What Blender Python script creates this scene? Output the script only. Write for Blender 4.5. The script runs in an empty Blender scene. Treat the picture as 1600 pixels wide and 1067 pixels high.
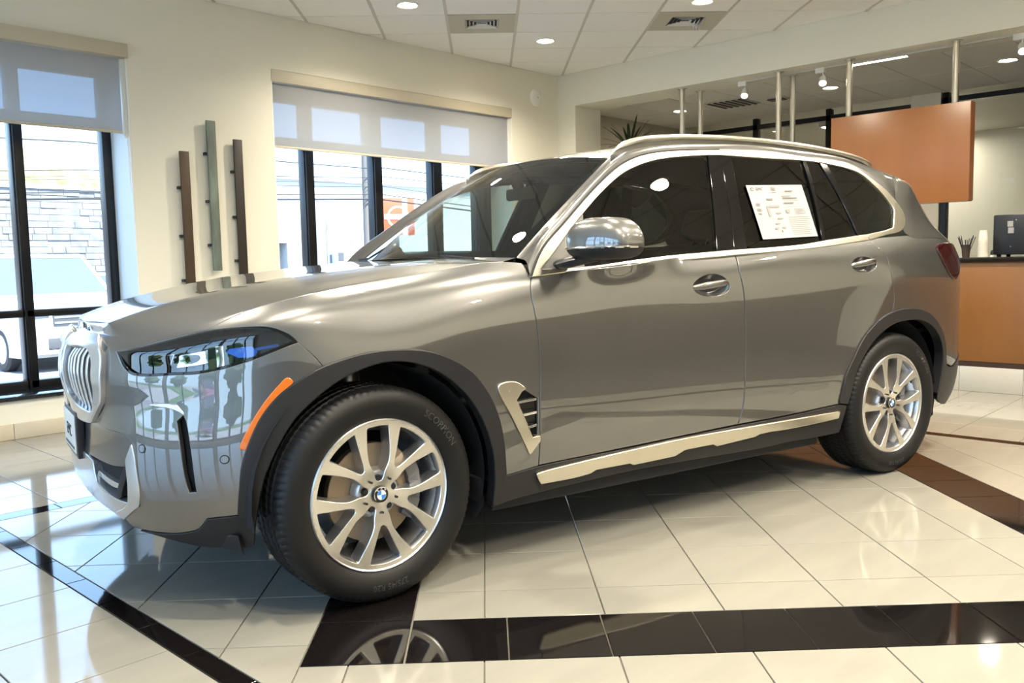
import bpy, bmesh, math, random
import numpy as np
from mathutils import Vector, Matrix, geometry
random.seed(7)
SC = bpy.context.scene
COL = SC.collection
PI = math.pi

# ------------------------------------------------------------------ camera, sky, sun, exposure
cam_d = bpy.data.cameras.new('camera'); cam = bpy.data.objects.new('camera', cam_d); COL.objects.link(cam)
cam_d.sensor_width = 36.0; cam_d.lens = 1353.33*36/1600; cam_d.clip_end = 300
CR = ((0.68488, -0.72836, -0.02057), (0.0809, 0.04796, 0.99557), (0.72415, 0.68351, -0.09177))
m = Matrix(((CR[0][0], CR[1][0], -CR[2][0]), (CR[0][1], CR[1][1], -CR[2][1]), (CR[0][2], CR[1][2], -CR[2][2]))).to_4x4()
m.translation = (-7.8928, -6.6499, 1.1657)
cam.matrix_world = m
SC.camera = cam
SC.view_settings.view_transform = 'Standard'; SC.view_settings.look = 'None'
SC.view_settings.exposure = 1.45; SC.view_settings.gamma = 1.0; SC.view_settings.use_curve_mapping = False
SC.cycles.max_bounces = 10; SC.cycles.transparent_max_bounces = 24
SC.cycles.glossy_bounces = 5; SC.cycles.diffuse_bounces = 4; SC.cycles.sample_clamp_indirect = 6.0
SC.cycles.caustics_reflective = False; SC.cycles.caustics_refractive = False

w = bpy.data.worlds.new('sky'); SC.world = w; w.use_nodes = True
nt = w.node_tree; bgn = nt.nodes['Background']
tc = nt.nodes.new('ShaderNodeTexCoord'); sp = nt.nodes.new('ShaderNodeSeparateXYZ'); rm = nt.nodes.new('ShaderNodeValToRGB')
nt.links.new(tc.outputs['Generated'], sp.inputs[0]); nt.links.new(sp.outputs[2], rm.inputs[0]); nt.links.new(rm.outputs[0], bgn.inputs[0])
rm.color_ramp.elements[0].position = 0.0; rm.color_ramp.elements[0].color = (.52, .75, 1, 1)
rm.color_ramp.elements[1].position = 0.6; rm.color_ramp.elements[1].color = (.28, .54, 1, 1)
bgn.inputs[1].default_value = 2.2

sun_d = bpy.data.lights.new('sun', 'SUN'); sun = bpy.data.objects.new('sun', sun_d); COL.objects.link(sun)
sun_d.energy = 7.5; sun_d.angle = .01; sun_d.color = (1, .95, .85)
sun.rotation_euler = (math.radians(38), math.radians(8), math.radians(-12))     # from behind the building, lights the street

# ------------------------------------------------------------------ helpers
def put(name, me, mats, parent=None):
    o = bpy.data.objects.new(name, me); COL.objects.link(o)
    if mats is not None and len(me.materials) == 0:
        for mm in (mats if isinstance(mats, (list, tuple)) else [mats]): me.materials.append(mm)
    if parent is not None: o.parent = parent
    return o
def pyd(name, v, f, mats, parent=None, smooth=False, mi=None):
    me = bpy.data.meshes.new(name); me.from_pydata([tuple(map(float, a)) for a in v], [], [tuple(map(int, a)) for a in f]); me.update()
    if smooth: me.polygons.foreach_set('use_smooth', [True]*len(me.polygons))
    if mi is not None: me.polygons.foreach_set('material_index', mi)
    return put(name, me, mats, parent)
def bmput(name, bm, mats, parent=None, smooth=False, angle=None):
    me = bpy.data.meshes.new(name); bm.normal_update(); bm.to_mesh(me); bm.free()
    if smooth: me.polygons.foreach_set('use_smooth', [True]*len(me.polygons))
    if angle is not None:
        me.polygons.foreach_set('use_smooth', [True]*len(me.polygons)); me.set_sharp_from_angle(angle=math.radians(angle))
    return put(name, me, mats, parent)
def bm_box(bm, x0, x1, y0, y1, z0, z1, bev=0.0, M=None):
    r = bmesh.ops.create_cube(bm, size=1.0)
    vs = r['verts']
    for v in vs: v.co = Vector(((x0+x1)/2+v.co.x*(x1-x0), (y0+y1)/2+v.co.y*(y1-y0), (z0+z1)/2+v.co.z*(z1-z0)))
    if bev:
        es = {e for v in vs for e in v.link_edges}
        r = bmesh.ops.bevel(bm, geom=list(es), offset=bev, segments=2, profile=.5, affect='EDGES')
        vs = list({v for f in r['faces'] for v in f.verts} | {v for v in vs if v.is_valid})
    if M is not None:
        for v in vs: v.co = M @ v.co
    return vs
def box(name, x0, x1, y0, y1, z0, z1, mat, parent=None, bev=0.0):
    bm = bmesh.new(); bm_box(bm, x0, x1, y0, y1, z0, z1, bev)
    return bmput(name, bm, mat, parent, angle=35 if bev else None)
def bm_lathe(bm, prof, n=32, M=None, close=False):
    rings = []
    for r, z in prof:
        rings.append([bm.verts.new((r*math.cos(2*PI*i/n), r*math.sin(2*PI*i/n), z)) for i in range(n)])
    k = len(rings)
    for a in range(k if close else k-1):
        A, B = rings[a], rings[(a+1) % k]
        for i in range(n):
            j = (i+1) % n
            bm.faces.new((A[i], A[j], B[j], B[i]))
    if not close:
        for ring, fl in ((rings[0], True), (rings[-1], False)):
            if max(v.co.xy.length for v in ring) > 1e-5: bm.faces.new(ring[::-1] if fl else ring)
    vs = [v for r in rings for v in r]
    if M is not None:
        for v in vs: v.co = M @ v.co
    return vs
def lathe(name, prof, mat, parent=None, n=32, M=None, angle=40, close=False):
    bm = bmesh.new(); bm_lathe(bm, prof, n, M, close); bmesh.ops.remove_doubles(bm, verts=bm.verts, dist=1e-5)
    bmesh.ops.recalc_face_normals(bm, faces=bm.faces)
    return bmput(name, bm, mat, parent, angle=angle)
def bm_tube(bm, pts, rad, n=10, flat=None):
    pts = [Vector(p) for p in pts]; k = len(pts); rings = []
    up = Vector((0, 0, 1))
    for i, p in enumerate(pts):
        t = (pts[min(i+1, k-1)]-pts[max(i-1, 0)]).normalized()
        if abs(t.dot(up)) > .95: up2 = Vector((0, 1, 0))
        else: up2 = up
        a = t.cross(up2).normalized(); b = a.cross(t).normalized()
        r = rad[i] if isinstance(rad, (list, tuple)) else rad
        ra, rb = (r, r) if flat is None else (r*flat[0], r*flat[1])
        rings.append([bm.verts.new(p+a*ra*math.cos(2*PI*j/n)+b*rb*math.sin(2*PI*j/n)) for j in range(n)])
    for i in range(k-1):
        for j in range(n):
            q = (j+1) % n
            bm.faces.new((rings[i][j], rings[i][q], rings[i+1][q], rings[i+1][j]))
    bm.faces.new(rings[0]); bm.faces.new(rings[-1][::-1])
def tube(name, pts, rad, mat, parent=None, n=10, flat=None):
    bm = bmesh.new(); bm_tube(bm, pts, rad, n, flat); bmesh.ops.recalc_face_normals(bm, faces=bm.faces)
    return bmput(name, bm, mat, parent, angle=50)
def empty(name, loc=(0, 0, 0), rz=0.0):
    o = bpy.data.objects.new(name, None); o.empty_display_size = .1; COL.objects.link(o); o.location = loc; o.rotation_euler = (0, 0, rz); return o
def tag(o, label=None, cat=None, group=None, kind=None):
    if label: o['label'] = label
    if cat: o['category'] = cat
    if group: o['group'] = group
    if kind: o['kind'] = kind
    return o
def struct(o): o['kind'] = 'structure'; return o
def text_geo(s, size=1.0, depth=0.0):
    cu = bpy.data.curves.new('t', 'FONT'); cu.body = s; cu.size = size; cu.extrude = depth; cu.align_x = 'CENTER'; cu.align_y = 'CENTER'; cu.resolution_u = 3
    o = bpy.data.objects.new('t', cu); COL.objects.link(o)
    me = bpy.data.meshes.new_from_object(o)
    v = np.array([tuple(q.co) for q in me.vertices]).reshape(-1, 3); f = [tuple(p.vertices) for p in me.polygons]
    bpy.data.objects.remove(o); bpy.data.curves.remove(cu); bpy.data.meshes.remove(me)
    return v, f

ENERGY_DL = 105
STEER = 4.0
# ------------------------------------------------------------------ materials
def mat(name, col, rough=.5, metal=0.0, spec=.5, coat=0.0, coat_r=.03, emit=None, es=0.0, noise=None, bump=None, trans=None, rnd=0.0, alpha=None):
    mt = bpy.data.materials.new(name); mt.use_nodes = True; nt = mt.node_tree; b = nt.nodes['Principled BSDF']
    b.inputs['Base Color'].default_value = (*col, 1); b.inputs['Roughness'].default_value = rough; b.inputs['Metallic'].default_value = metal
    b.inputs['Specular IOR Level'].default_value = spec; b.inputs['Coat Weight'].default_value = coat; b.inputs['Coat Roughness'].default_value = coat_r
    if emit: b.inputs['Emission Color'].default_value = (*emit, 1); b.inputs['Emission Strength'].default_value = es
    if alpha is not None: b.inputs['Alpha'].default_value = alpha
    src = None
    if noise:                       # (scale, amount, detail, stretch)
        tcn = nt.nodes.new('ShaderNodeTexCoord'); mp = nt.nodes.new('ShaderNodeMapping'); nz = nt.nodes.new('ShaderNodeTexNoise')
        nt.links.new(tcn.outputs['Object'], mp.inputs[0]); nt.links.new(mp.outputs[0], nz.inputs['Vector'])
        nz.inputs['Scale'].default_value = noise[0]; nz.inputs['Detail'].default_value = noise[2] if len(noise) > 2 else 4
        if len(noise) > 3: mp.inputs['Scale'].default_value = noise[3]
        mx = nt.nodes.new('ShaderNodeMix'); mx.data_type = 'RGBA'
        c2 = noise[4] if len(noise) > 4 else tuple(max(0, q*(1-noise[1])) for q in col)
        mx.inputs[6].default_value = (*col, 1); mx.inputs[7].default_value = (*c2, 1)
        rp = nt.nodes.new('ShaderNodeMapRange'); rp.inputs[1].default_value = .35; rp.inputs[2].default_value = .68
        nt.links.new(nz.outputs[0], rp.inputs[0]); nt.links.new(rp.outputs[0], mx.inputs[0]); src = mx.outputs[2]
    if rnd:
        oi = nt.nodes.new('ShaderNodeObjectInfo'); mr = nt.nodes.new('ShaderNodeMapRange'); mr.inputs[3].default_value = 1-rnd; mr.inputs[4].default_value = 1+rnd*.4
        nt.links.new(oi.outputs['Random'], mr.inputs[0]); hs = nt.nodes.new('ShaderNodeHueSaturation')
        hs.inputs['Color'].default_value = (*col, 1); nt.links.new(mr.outputs[0], hs.inputs['Value'])
        if src: nt.links.new(src, hs.inputs['Color'])
        src = hs.outputs[0]
    if src: nt.links.new(src, b.inputs['Base Color'])
    if bump:
        tcn = nt.nodes.new('ShaderNodeTexCoord'); nz = nt.nodes.new('ShaderNodeTexNoise'); nz.inputs['Scale'].default_value = bump[0]; nz.inputs['Detail'].default_value = 3
        bp_ = nt.nodes.new('ShaderNodeBump'); bp_.inputs['Strength'].default_value = bump[1]; bp_.inputs['Distance'].default_value = bump[2] if len(bump) > 2 else .01
        nt.links.new(tcn.outputs['Object'], nz.inputs['Vector']); nt.links.new(nz.outputs[0], bp_.inputs['Height']); nt.links.new(bp_.outputs[0], b.inputs['Normal'])
    return mt
def glass_mat(name, tint, refl=1.0, rough=0.0, ior=1.5):
    mt = bpy.data.materials.new(name); mt.use_nodes = True; nt = mt.node_tree; nt.nodes.clear()
    out = nt.nodes.new('ShaderNodeOutputMaterial'); mx = nt.nodes.new('ShaderNodeMixShader'); tr = nt.nodes.new('ShaderNodeBsdfTransparent')
    gl = nt.nodes.new('ShaderNodeBsdfGlossy'); fr = nt.nodes.new('ShaderNodeFresnel'); fr.inputs[0].default_value = ior
    tr.inputs[0].default_value = (*tint, 1); gl.inputs['Roughness'].default_value = rough; gl.inputs[0].default_value = (refl, refl, refl, 1)
    nt.links.new(fr.outputs[0], mx.inputs[0]); nt.links.new(tr.outputs[0], mx.inputs[1]); nt.links.new(gl.outputs[0], mx.inputs[2]); nt.links.new(mx.outputs[0], out.inputs[0])
    return mt
def shade_fabric(name, col, open_):
    mt = bpy.data.materials.new(name); mt.use_nodes = True; nt = mt.node_tree; nt.nodes.clear()
    out = nt.nodes.new('ShaderNodeOutputMaterial'); mx = nt.nodes.new('ShaderNodeMixShader'); tr = nt.nodes.new('ShaderNodeBsdfTransparent')
    df = nt.nodes.new('ShaderNodeBsdfDiffuse'); tl = nt.nodes.new('ShaderNodeBsdfTranslucent'); m2 = nt.nodes.new('ShaderNodeMixShader')
    df.inputs[0].default_value = (*col, 1); tl.inputs[0].default_value = (*col, 1); m2.inputs[0].default_value = .28
    nt.links.new(df.outputs[0], m2.inputs[1]); nt.links.new(tl.outputs[0], m2.inputs[2])
    mx.inputs[0].default_value = open_; tr.inputs[0].default_value = (.60, .76, 1, 1)
    nt.links.new(m2.outputs[0], mx.inputs[1]); nt.links.new(tr.outputs[0], mx.inputs[2]); nt.links.new(mx.outputs[0], out.inputs[0])
    return mt
M = {}
M['wall'] = mat('painted_wall', (.80, .77, .66), .7, bump=(120, .04))
M['ceil_tile'] = mat('ceiling_tile', (.90, .89, .85), .9, bump=(260, .35, .004), rnd=.03)
M['ceil_bar'] = mat('ceiling_grid', (.58, .56, .50), .5)
M['white'] = mat('white_paint', (.80, .79, .75), .45)
M['tile'] = mat('cream_tile', (.27, .259, .223), .06, noise=(2.2, .06, 6, (1, 5, 1)), rnd=.03, spec=.42)
M['tile_black'] = mat('black_tile', (.006, .005, .005), .05, spec=.4)
M['grout'] = mat('grout', (.20, .185, .16), .9)
M['base_tile'] = mat('baseboard_tile', (.62, .55, .42), .25, noise=(3, .08, 5))
M['frame'] = mat('black_window_frame', (.012, .013, .016), .28, .3)
M['sill_stone'] = mat('dark_stone_sill', (.02, .022, .026), .10, noise=(60, .5, 4))
M['jamb'] = mat('white_jamb', (.86, .86, .84), .5)
M['glass'] = glass_mat('clear_window_glass', (.96, .98, .97), .6)
M['fascia'] = mat('shade_fascia', (.58, .52, .40), .45)
M['fabric'] = shade_fabric('mesh_shade_fabric', (.46, .46, .45), .075)
M['steel'] = mat('brushed_steel', (.62, .58, .50), .28, 1.0)
M['orange'] = mat('orange_brown_laminate', (.29, .118, .042), .32, noise=(4, .12, 6, (1, 1, .08)))
M['counter'] = mat('counter_laminate', (.185, .078, .020), .32, noise=(4, .12, 6, (1, 1, .08)))
M['granite'] = mat('black_counter', (.012, .011, .010), .12, noise=(80, .5))
M['counter_base'] = mat('pale_counter_tile', (.42, .41, .38), .25, rnd=.03)
M['plastic_k'] = mat('black_plastic', (.016, .018, .024), .35)
M['plastic_w'] = mat('white_plastic', (.82, .80, .74), .4)
M['paper'] = mat('paper', (.35, .35, .355), .6)
M['ink'] = mat('grey_ink', (.13, .13, .13), .7)
M['ink_k'] = mat('dark_ink', (.025, .025, .03), .7)
M['lamp'] = mat('lamp_glow', (1, 1, 1), .5, emit=(1, .88, .66), es=30)
M['tube_glow'] = mat('fluorescent_glow', (1, 1, 1), .5, emit=(1, .93, .78), es=7)
# car
def car_paint():
    mt = bpy.data.materials.new('grey_metallic_paint'); mt.use_nodes = True; nt = mt.node_tree; b = nt.nodes['Principled BSDF']
    b.inputs['Base Color'].default_value = (.145, .143, .140, 1); b.inputs['Metallic'].default_value = .85; b.inputs['Roughness'].default_value = .33
    b.inputs['Coat Weight'].default_value = 1.0; b.inputs['Coat Roughness'].default_value = .015; b.inputs['Coat IOR'].default_value = 2.0
    return mt
M['paint'] = car_paint()
M['clad'] = mat('grey_black_cladding', (.016, .016, .0175), .42, spec=.35)
M['gloss_k'] = mat('gloss_black', (.004, .004, .0045), .06, spec=.4)
M['dark'] = mat('dark_cavity', (.008, .008, .010), .7)
M['rubber'] = mat('tyre_rubber', (.006, .006, .0065), .52, spec=.32)
M['letter'] = mat('tyre_lettering', (.035, .035, .037), .45)
M['alloy'] = mat('machined_alloy', (.86, .84, .79), .27, 1.0)
M['alloy_d'] = mat('grey_painted_alloy', (.50, .50, .51), .30, .9)
M['satin'] = mat('satin_aluminium', (.72, .68, .58), .26, 1.0)
M['chrome'] = mat('chrome', (.80, .80, .80), .06, 1.0)
M['silver'] = mat('pearl_silver', (.66, .68, .72), .25, .85, coat=.4)
M['disc'] = mat('brake_iron', (.33, .26, .19), .38, .9)
M['caliper'] = mat('grey_caliper', (.20, .20, .21), .35, .6)
M['cglass'] = glass_mat('windscreen_glass', (.74, .82, .77), 1.0)
M['sglass'] = glass_mat('side_glass', (.50, .58, .54), 1.0)
M['pglass'] = glass_mat('privacy_glass', (.10, .11, .11), 1.0)
M['lens'] = glass_mat('headlight_lens', (.92, .95, .97), 1.0, ior=1.75)
M['tail'] = mat('tail_lamp_red', (.022, .002, .003), .05, coat=.5)
M['amber'] = mat('amber_reflector', (.62, .15, .012), .25, coat=.4)
M['blue'] = mat('blue_accent', (.05, .20, .75), .3, .4)
M['roundel_b'] = mat('roundel_blue', (.03, .22, .62), .2)
M['roundel_w'] = mat('roundel_white', (.85, .85, .85), .2)
M['seat'] = mat('black_leather', (.018, .018, .019), .5)
M['liner'] = mat('headliner', (.50, .46, .36), .9)
M['interior'] = mat('interior_plastic', (.022, .022, .023), .55)
M['satin_l'] = mat('pale_satin_slat', (.74, .74, .74), .24, .9)
# ------------------------------------------------------------------ the room (x along the window wall, y towards it, corner at 0,0)
CZ = 3.295
X0, Y0 = -11.2, -9.4
floor = struct(box('floor', X0, 7.5, Y0, .45, -.12, -.007, M['grout']))
CAMP = Vector((-7.8928, -6.6499, 1.1657)); CRm = [Vector(r) for r in CR]
def in_view(p, mx=60):
    d = Vector(p)-CAMP; z = d.dot(CRm[2])
    if z < .3: return None
    u = 800+1353.3*d.dot(CRm[0])/z; v = 533.5-1353.3*d.dot(CRm[1])/z
    return z if (-mx < u < 1600+mx and -mx < v < 1067+mx) else None
def clip(poly, nx, ny, c):
    """keep nx*x+ny*y<=c"""
    out = []
    for i in range(len(poly)):
        a, b = poly[i], poly[(i+1) % len(poly)]
        da, db = nx*a[0]+ny*a[1]-c, nx*b[0]+ny*b[1]-c
        if da <= 0: out.append(a)
        if (da < 0 < db) or (db < 0 < da):
            t = da/(da-db); out.append((a[0]+t*(b[0]-a[0]), a[1]+t*(b[1]-a[1])))
    return out
def area(p): return abs(sum(p[i][0]*p[(i+1) % len(p)][1]-p[(i+1) % len(p)][0]*p[i][1] for i in range(len(p))))/2
def inset(poly, g):
    n = len(poly); cx = sum(p[0] for p in poly)/n; cy = sum(p[1] for p in poly)/n
    q = poly
    for i in range(n):
        a, b = poly[i], poly[(i+1) % n]; dx, dy = b[0]-a[0], b[1]-a[1]; l = math.hypot(dx, dy)
        if l < 1e-6: continue
        nx, ny = dy/l, -dx/l; c = nx*a[0]+ny*a[1]
        if nx*cx+ny*cy > c: nx, ny, c = -nx, -ny, -c
        q = clip(q, nx, ny, c-g)
        if len(q) < 3: return []
    return q
def clean(poly):
    out = []
    for p in poly:
        if not out or math.hypot(p[0]-out[-1][0], p[1]-out[-1][1]) > 1e-4: out.append(p)
    if len(out) > 1 and math.hypot(out[0][0]-out[-1][0], out[0][1]-out[-1][1]) < 1e-4: out.pop()
    return out
def ccw(p):
    return p if sum(p[i][0]*p[(i+1) % len(p)][1]-p[(i+1) % len(p)][0]*p[i][1] for i in range(len(p))) > 0 else p[::-1]
def prism(poly, gap, h, flip=False):
    """chamfered slab, top face at z=0; returns verts and faces about the centroid"""
    p0 = clean(inset(ccw(clean(poly)), gap)); 
    if len(p0) < 3: return None
    p1 = clean(inset(p0, .0012))
    if len(p1) != len(p0): p1 = p0
    n = len(p0); s = -1 if flip else 1
    v = [(x, y, -h*s) for x, y in p0]+[(x, y, -.0012*s) for x, y in p0]+[(x, y, 0) for x, y in p1]
    f = [tuple(range(2*n, 3*n))]
    for k in (0, 1):
        f += [(k*n+i, k*n+(i+1) % n, (k+1)*n+(i+1) % n, (k+1)*n+i) for i in range(n)]
    if flip: f = [q[::-1] for q in f]
    return v, f
TILES = []      # (poly, material)
def cells(x0, x1, y0, y1, px, py, ox, oy):
    xs = [x0]+[ox+px*k for k in range(math.ceil((x0-ox)/px-1e-6), math.floor((x1-ox)/px+1e-6)+1)]+[x1]
    ys = [y0]+[oy+py*k for k in range(math.ceil((y0-oy)/py-1e-6), math.floor((y1-oy)/py+1e-6)+1)]+[y1]
    for a, b in zip(xs, xs[1:]):
        for c, d in zip(ys, ys[1:]):
            if b-a > .012 and d-c > .012: yield [(a, c), (b, c), (b, d), (a, d)]
RX0, RX1, RY0, RY1 = -6.765, -1.955, -6.97, -2.03          # thin black band, outside
IX0, IX1, IY0, IY1 = -6.690, -2.050, -6.875, -2.145        # and inside
P = .4
YC = -7.31          # tiles end here, added dark carpet beyond
for b in ((X0, RX0, YC, 0), (RX1, 3.3, YC, 0), (RX0, RX1, RY1, 0), (RX0, RX1, YC, RY0)):
    for q in cells(*b, P, P, RX0, -2.91): TILES.append((q, 'tile'))
for b in ((RX0, IX0, RY0, RY1), (IX1, RX1, RY0, RY1)):
    for q in cells(*b, 9, .3075, -20, -2.652): TILES.append((q, 'tile_black'))
for b in ((IX0, IX1, RY0, IY0), (IX0, IX1, IY1, RY1)):
    for q in cells(*b, .3075, 9, IX0, -20): TILES.append((q, 'tile_black'))
R2 = math.sqrt(.5); PC, QC = -8.9*R2, .124*R2
HI, HO, A = 1.233, 1.538, .3985
def pq(p, q): return (((p+PC)+(q+QC))*R2, ((p+PC)-(q+QC))*R2)
def rectclip(poly):
    for n in ((-1, 0, -IX0), (1, 0, IX1), (0, -1, -IY0), (0, 1, IY1)):
        if len(poly) >= 3: poly = clip(poly, *n)
    return poly
E_ = 9*A
def addpq(q, mt_):
    r = rectclip(ccw([pq(*c) for c in q]))
    if len(r) >= 3 and area(r) > 2e-4: TILES.append((r, mt_))
for b in ((-E_, E_, HO, E_), (-E_, E_, -E_, -HO), (HO, E_, -HO, HO), (-E_, -HO, -HO, HO), (-HI, HI, -HI, HI)):
    for q in cells(*b, A, A, A/2, A/2): addpq(q, 'tile')
BT = 2*HO/10
for b in ((-HO, HO, HI, HO), (-HO, HO, -HO, -HI)):
    for q in cells(*b, BT, 9, -HO, -20): addpq(q, 'tile_black')
for b in ((HI, HO, -HI, HI), (-HO, -HI, -HI, HI)):
    for q in cells(*b, 9, BT, -20, -HO): addpq(q, 'tile_black')
def lay(tiles, parent, name, gap, h, z, limit, flip=False):
    vis = []; rest = []
    for poly, mt_ in tiles:
        cx = sum(p[0] for p in poly)/len(poly); cy = sum(p[1] for p in poly)/len(poly)
        d = in_view((cx, cy, z)); (vis if d else rest).append((d or 1e3, poly, mt_, cx, cy))
    vis.sort(key=lambda t: t[0]); rest = vis[limit:]+rest; vis = vis[:limit]
    cache = {}
    for d, poly, mt_, cx, cy in vis:
        loc = [(x-cx, y-cy) for x, y in poly]; key = (mt_,)+tuple(round(c, 3) for p in loc for c in p)
        if key not in cache:
            g = prism(loc, gap, h, flip)
            if g is None: continue
            me = bpy.data.meshes.new(name); me.from_pydata(g[0], [], g[1]); me.materials.append(M[mt_]); cache[key] = me
        o = bpy.data.objects.new(name, cache[key]); COL.objects.link(o); o.location = (cx, cy, z); o.parent = parent
    for mk in sorted({t[2] for t in rest}):
        V, F = [], []
        for d, poly, mt_, cx, cy in rest:
            if mt_ != mk: continue
            g = prism(poly, gap, h, flip)
            if g is None: continue
            k = len(V); V += [(x, y, zz+z) for x, y, zz in g[0]]; F += [tuple(i+k for i in f) for f in g[1]]
        o = pyd(name+'_field', V, F, M[mk], parent); o['kind'] = 'stuff'
lay(TILES, floor, 'floor_tile', .0022, .006, 0.0, 285)

struct(box('added_carpet', X0, 3.3, Y0, YC, -.007, .003, mat('dark_carpet', (.032, .028, .025), .95, bump=(300, .4, .004))))  # out of view, added so the car doors mirror a dark floor
# ceiling: 45 degree grid of two foot tiles
ceiling = struct(box('ceiling', X0, 0.0, Y0, 0, CZ+.03, CZ+.18, M['white']))
CT = .867*R2; cp0, cq0 = -2.78*R2, .085*R2
def cq_(p, q): return ((p+q)*R2, (p-q)*R2)
ctiles = []; VENTS = []
pp = [cp0+CT*k for k in range(-26, 8)]; qq = [cq0+CT*k for k in range(-18, 22)]
vent_cells = [(cp0-CT/2, cq0-CT*1.5), (cp0-CT/2, cq0+CT*1.5)]
for a in pp:
    for b in qq:
        poly = ccw([cq_(a, b), cq_(a+CT, b), cq_(a+CT, b+CT), cq_(a, b+CT)])
        for n in ((-1, 0, -X0), (1, 0, -.002), (0, -1, -Y0), (0, 1, -.002)):
            if len(poly) >= 3: poly = clip(poly, *n)
        if len(poly) < 3 or area(poly) < .004: continue
        if any(abs(a+CT/2-vp) < .05 and abs(b+CT/2-vq) < .05 for vp, vq in vent_cells): continue
        ctiles.append((poly, 'ceil_tile'))
lay(ctiles, ceiling, 'ceiling_tile', .006, .02, CZ, 160, flip=True)
for k, b in enumerate(qq):
    seg = [cq_(-19, b), cq_(2.5, b)]
    t0, t1 = 0.0, 1.0                                   # clip the runner to the room
    (ax, ay), (bx, by) = seg
    for pax, d, lo, hi in ((ax, bx-ax, X0, -.001), (ay, by-ay, Y0, -.001)):
        u0, u1 = sorted(((lo-pax)/d, (hi-pax)/d)); t0, t1 = max(t0, u0), min(t1, u1)
    if t1-t0 < .01: continue
    p0 = Vector((ax+(bx-ax)*t0, ay+(by-ay)*t0, CZ)); p1 = Vector((ax+(bx-ax)*t1, ay+(by-ay)*t1, CZ)); d = (p1-p0).normalized(); s = Vector((-d.y, d.x, 0))
    bm = bmesh.new(); l = (p1-p0).length; Mx = Matrix.Translation((p0+p1)/2) @ Matrix((( d.x, s.x, 0, 0), (d.y, s.y, 0, 0), (0, 0, 1, 0), (0, 0, 0, 1)))
    bm_box(bm, -l/2+.02, l/2-.02, -.012, .012, -.004, .03, M=Mx); bmput('ceiling_runner', bm, M['ceil_bar'], ceiling)

# walls
def wall(name, boxes, m_):
    for b in boxes: struct(box(name, *b, m_))
WT = .45; W1 = (-7.75, -4.997); W2 = (-3.775, -.775); ZS, ZH = .30, 2.845
wall('wall_back', [(X0-.3, W1[0], 0, WT, -.1, 3.5), (W1[1], W2[0], 0, WT, -.1, 3.5), (W2[1], .47, 0, WT, -.1, 3.5),
     (W1[0], W1[1], 0, WT, -.1, ZS-.03), (W1[0], W1[1], 0, WT, ZH, 3.5), (W2[0], W2[1], 0, WT, -.1, ZS-.03), (W2[0], W2[1], 0, WT, ZH, 3.5)], M['wall'])
wall('wall_right', [(0, .47, -.27, 0, -.1, 2.93), (0, .47, Y0, 0, 2.93, 3.5), (0, .47, Y0, -8.6, -.1, 2.93)], M['wall'])
wall('wall_near', [(X0-.3, 7.6, Y0-.3, Y0, .95, 3.5)], M['wall'])
wall('unseen_wall_panel', [(X0-.3, 7.6, Y0-.3, Y0, -.1, .95)], mat('taupe_wall_panel', (.11, .095, .078), .45))  # unseen dark lower wall, added to darken the reflection in the doors
# front facade (x = X0), glazed, out of frame but reflected by the car
FW = [(-9.2, -6.25), (-6.15, -3.2), (-3.1, -.15)]
fb = [(X0-.3, X0, Y0, 0, -.1, .1), (X0-.3, X0, Y0, 0, 3.25, 3.5)]
e = Y0
for a, b in FW: fb.append((X0-.3, X0, e, a, .1, 3.25)); e = b
fb.append((X0-.3, X0, e, 0, .1, 3.25)); wall('wall_front', fb, M['wall'])
struct(box('trim_1', X0-.3, 7.5, Y0, .45, 3.49, 3.6, M['white']))      # roof deck

def window(n, axis, a0, a1, at, verts, horiz, z0, z1, depth=.10, fw=.08):
    """frame: bars at the given centres; pane behind"""
    fr = None
    def bar(u0, u1, zz0, zz1, nm):
        if axis == 'x': return (u0, u1, at, at+depth, zz0, zz1)
        return (at-depth, at, u0, u1, zz0, zz1)
    bm = bmesh.new()
    for b in [bar(a0, a0+fw, z0, z1, ''), bar(a1-fw, a1, z0, z1, ''), bar(a0, a1, z0, z0+fw, ''), bar(a0, a1, z1-fw*2.4, z1, '')]: bm_box(bm, *b, bev=.006)
    fr = struct(bmput('window_%d' % n, bm, M['frame'], angle=35))
    for u, ww in verts:
        bm = bmesh.new(); bm_box(bm, *bar(u-ww/2, u+ww/2, z0+.02, z1-.02, ''), bev=.006)
        # a shallow groove strip on the room side, as the mullions show
        if axis == 'x': bm_box(bm, u-ww/2+.012, u-ww/2+.03, at-.018, at+.01, z0+.02, z1-.02, bev=.003)
        bmput('mullion', bm, M['frame'], fr, angle=35)
    for zz, hh in horiz:
        bm = bmesh.new(); bm_box(bm, *bar(a0+.02, a1-.02, zz-hh/2, zz+hh/2, ''), bev=.006); bmput('transom', bm, M['frame'], fr, angle=35)
    us = [a0+fw]+sorted(u for u, _ in verts)+[a1-fw]; zs = [z0+fw]+sorted(h for h, _ in horiz)+[z1-.15]
    for ua, ub in zip(us, us[1:]):
        for za, zb in zip(zs, zs[1:]):
            c = at+depth*.6 if axis == 'x' else at-depth*.6
            if axis == 'x': bx = (ua, ub, c, c+.006, za, zb)
            else: bx = (c-.006, c, ua, ub, za, zb)
            v = [(bx[0], (bx[2]), za), (bx[1], bx[2], za), (bx[1], bx[2], zb), (bx[0], bx[2], zb)] if axis == 'x' else [(c, ua, za), (c, ub, za), (c, ub, zb), (c, ua, zb)]
            pyd('pane', v, [(0, 1, 2, 3)], M['glass'], fr)
    return fr
window(1, 'x', W1[0], W1[1], .34, [(-6.36, .085), (-5.685, .085)], [(.857, .055), (2.295, .08)], ZS-.02, ZH)
window(2, 'x', W2[0], W2[1], .34, [(-3.20, .11), (-2.395, .12), (-1.60, .15), (-.955, .13)], [(.857, .055), (2.295, .08)], ZS-.02, ZH)
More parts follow.
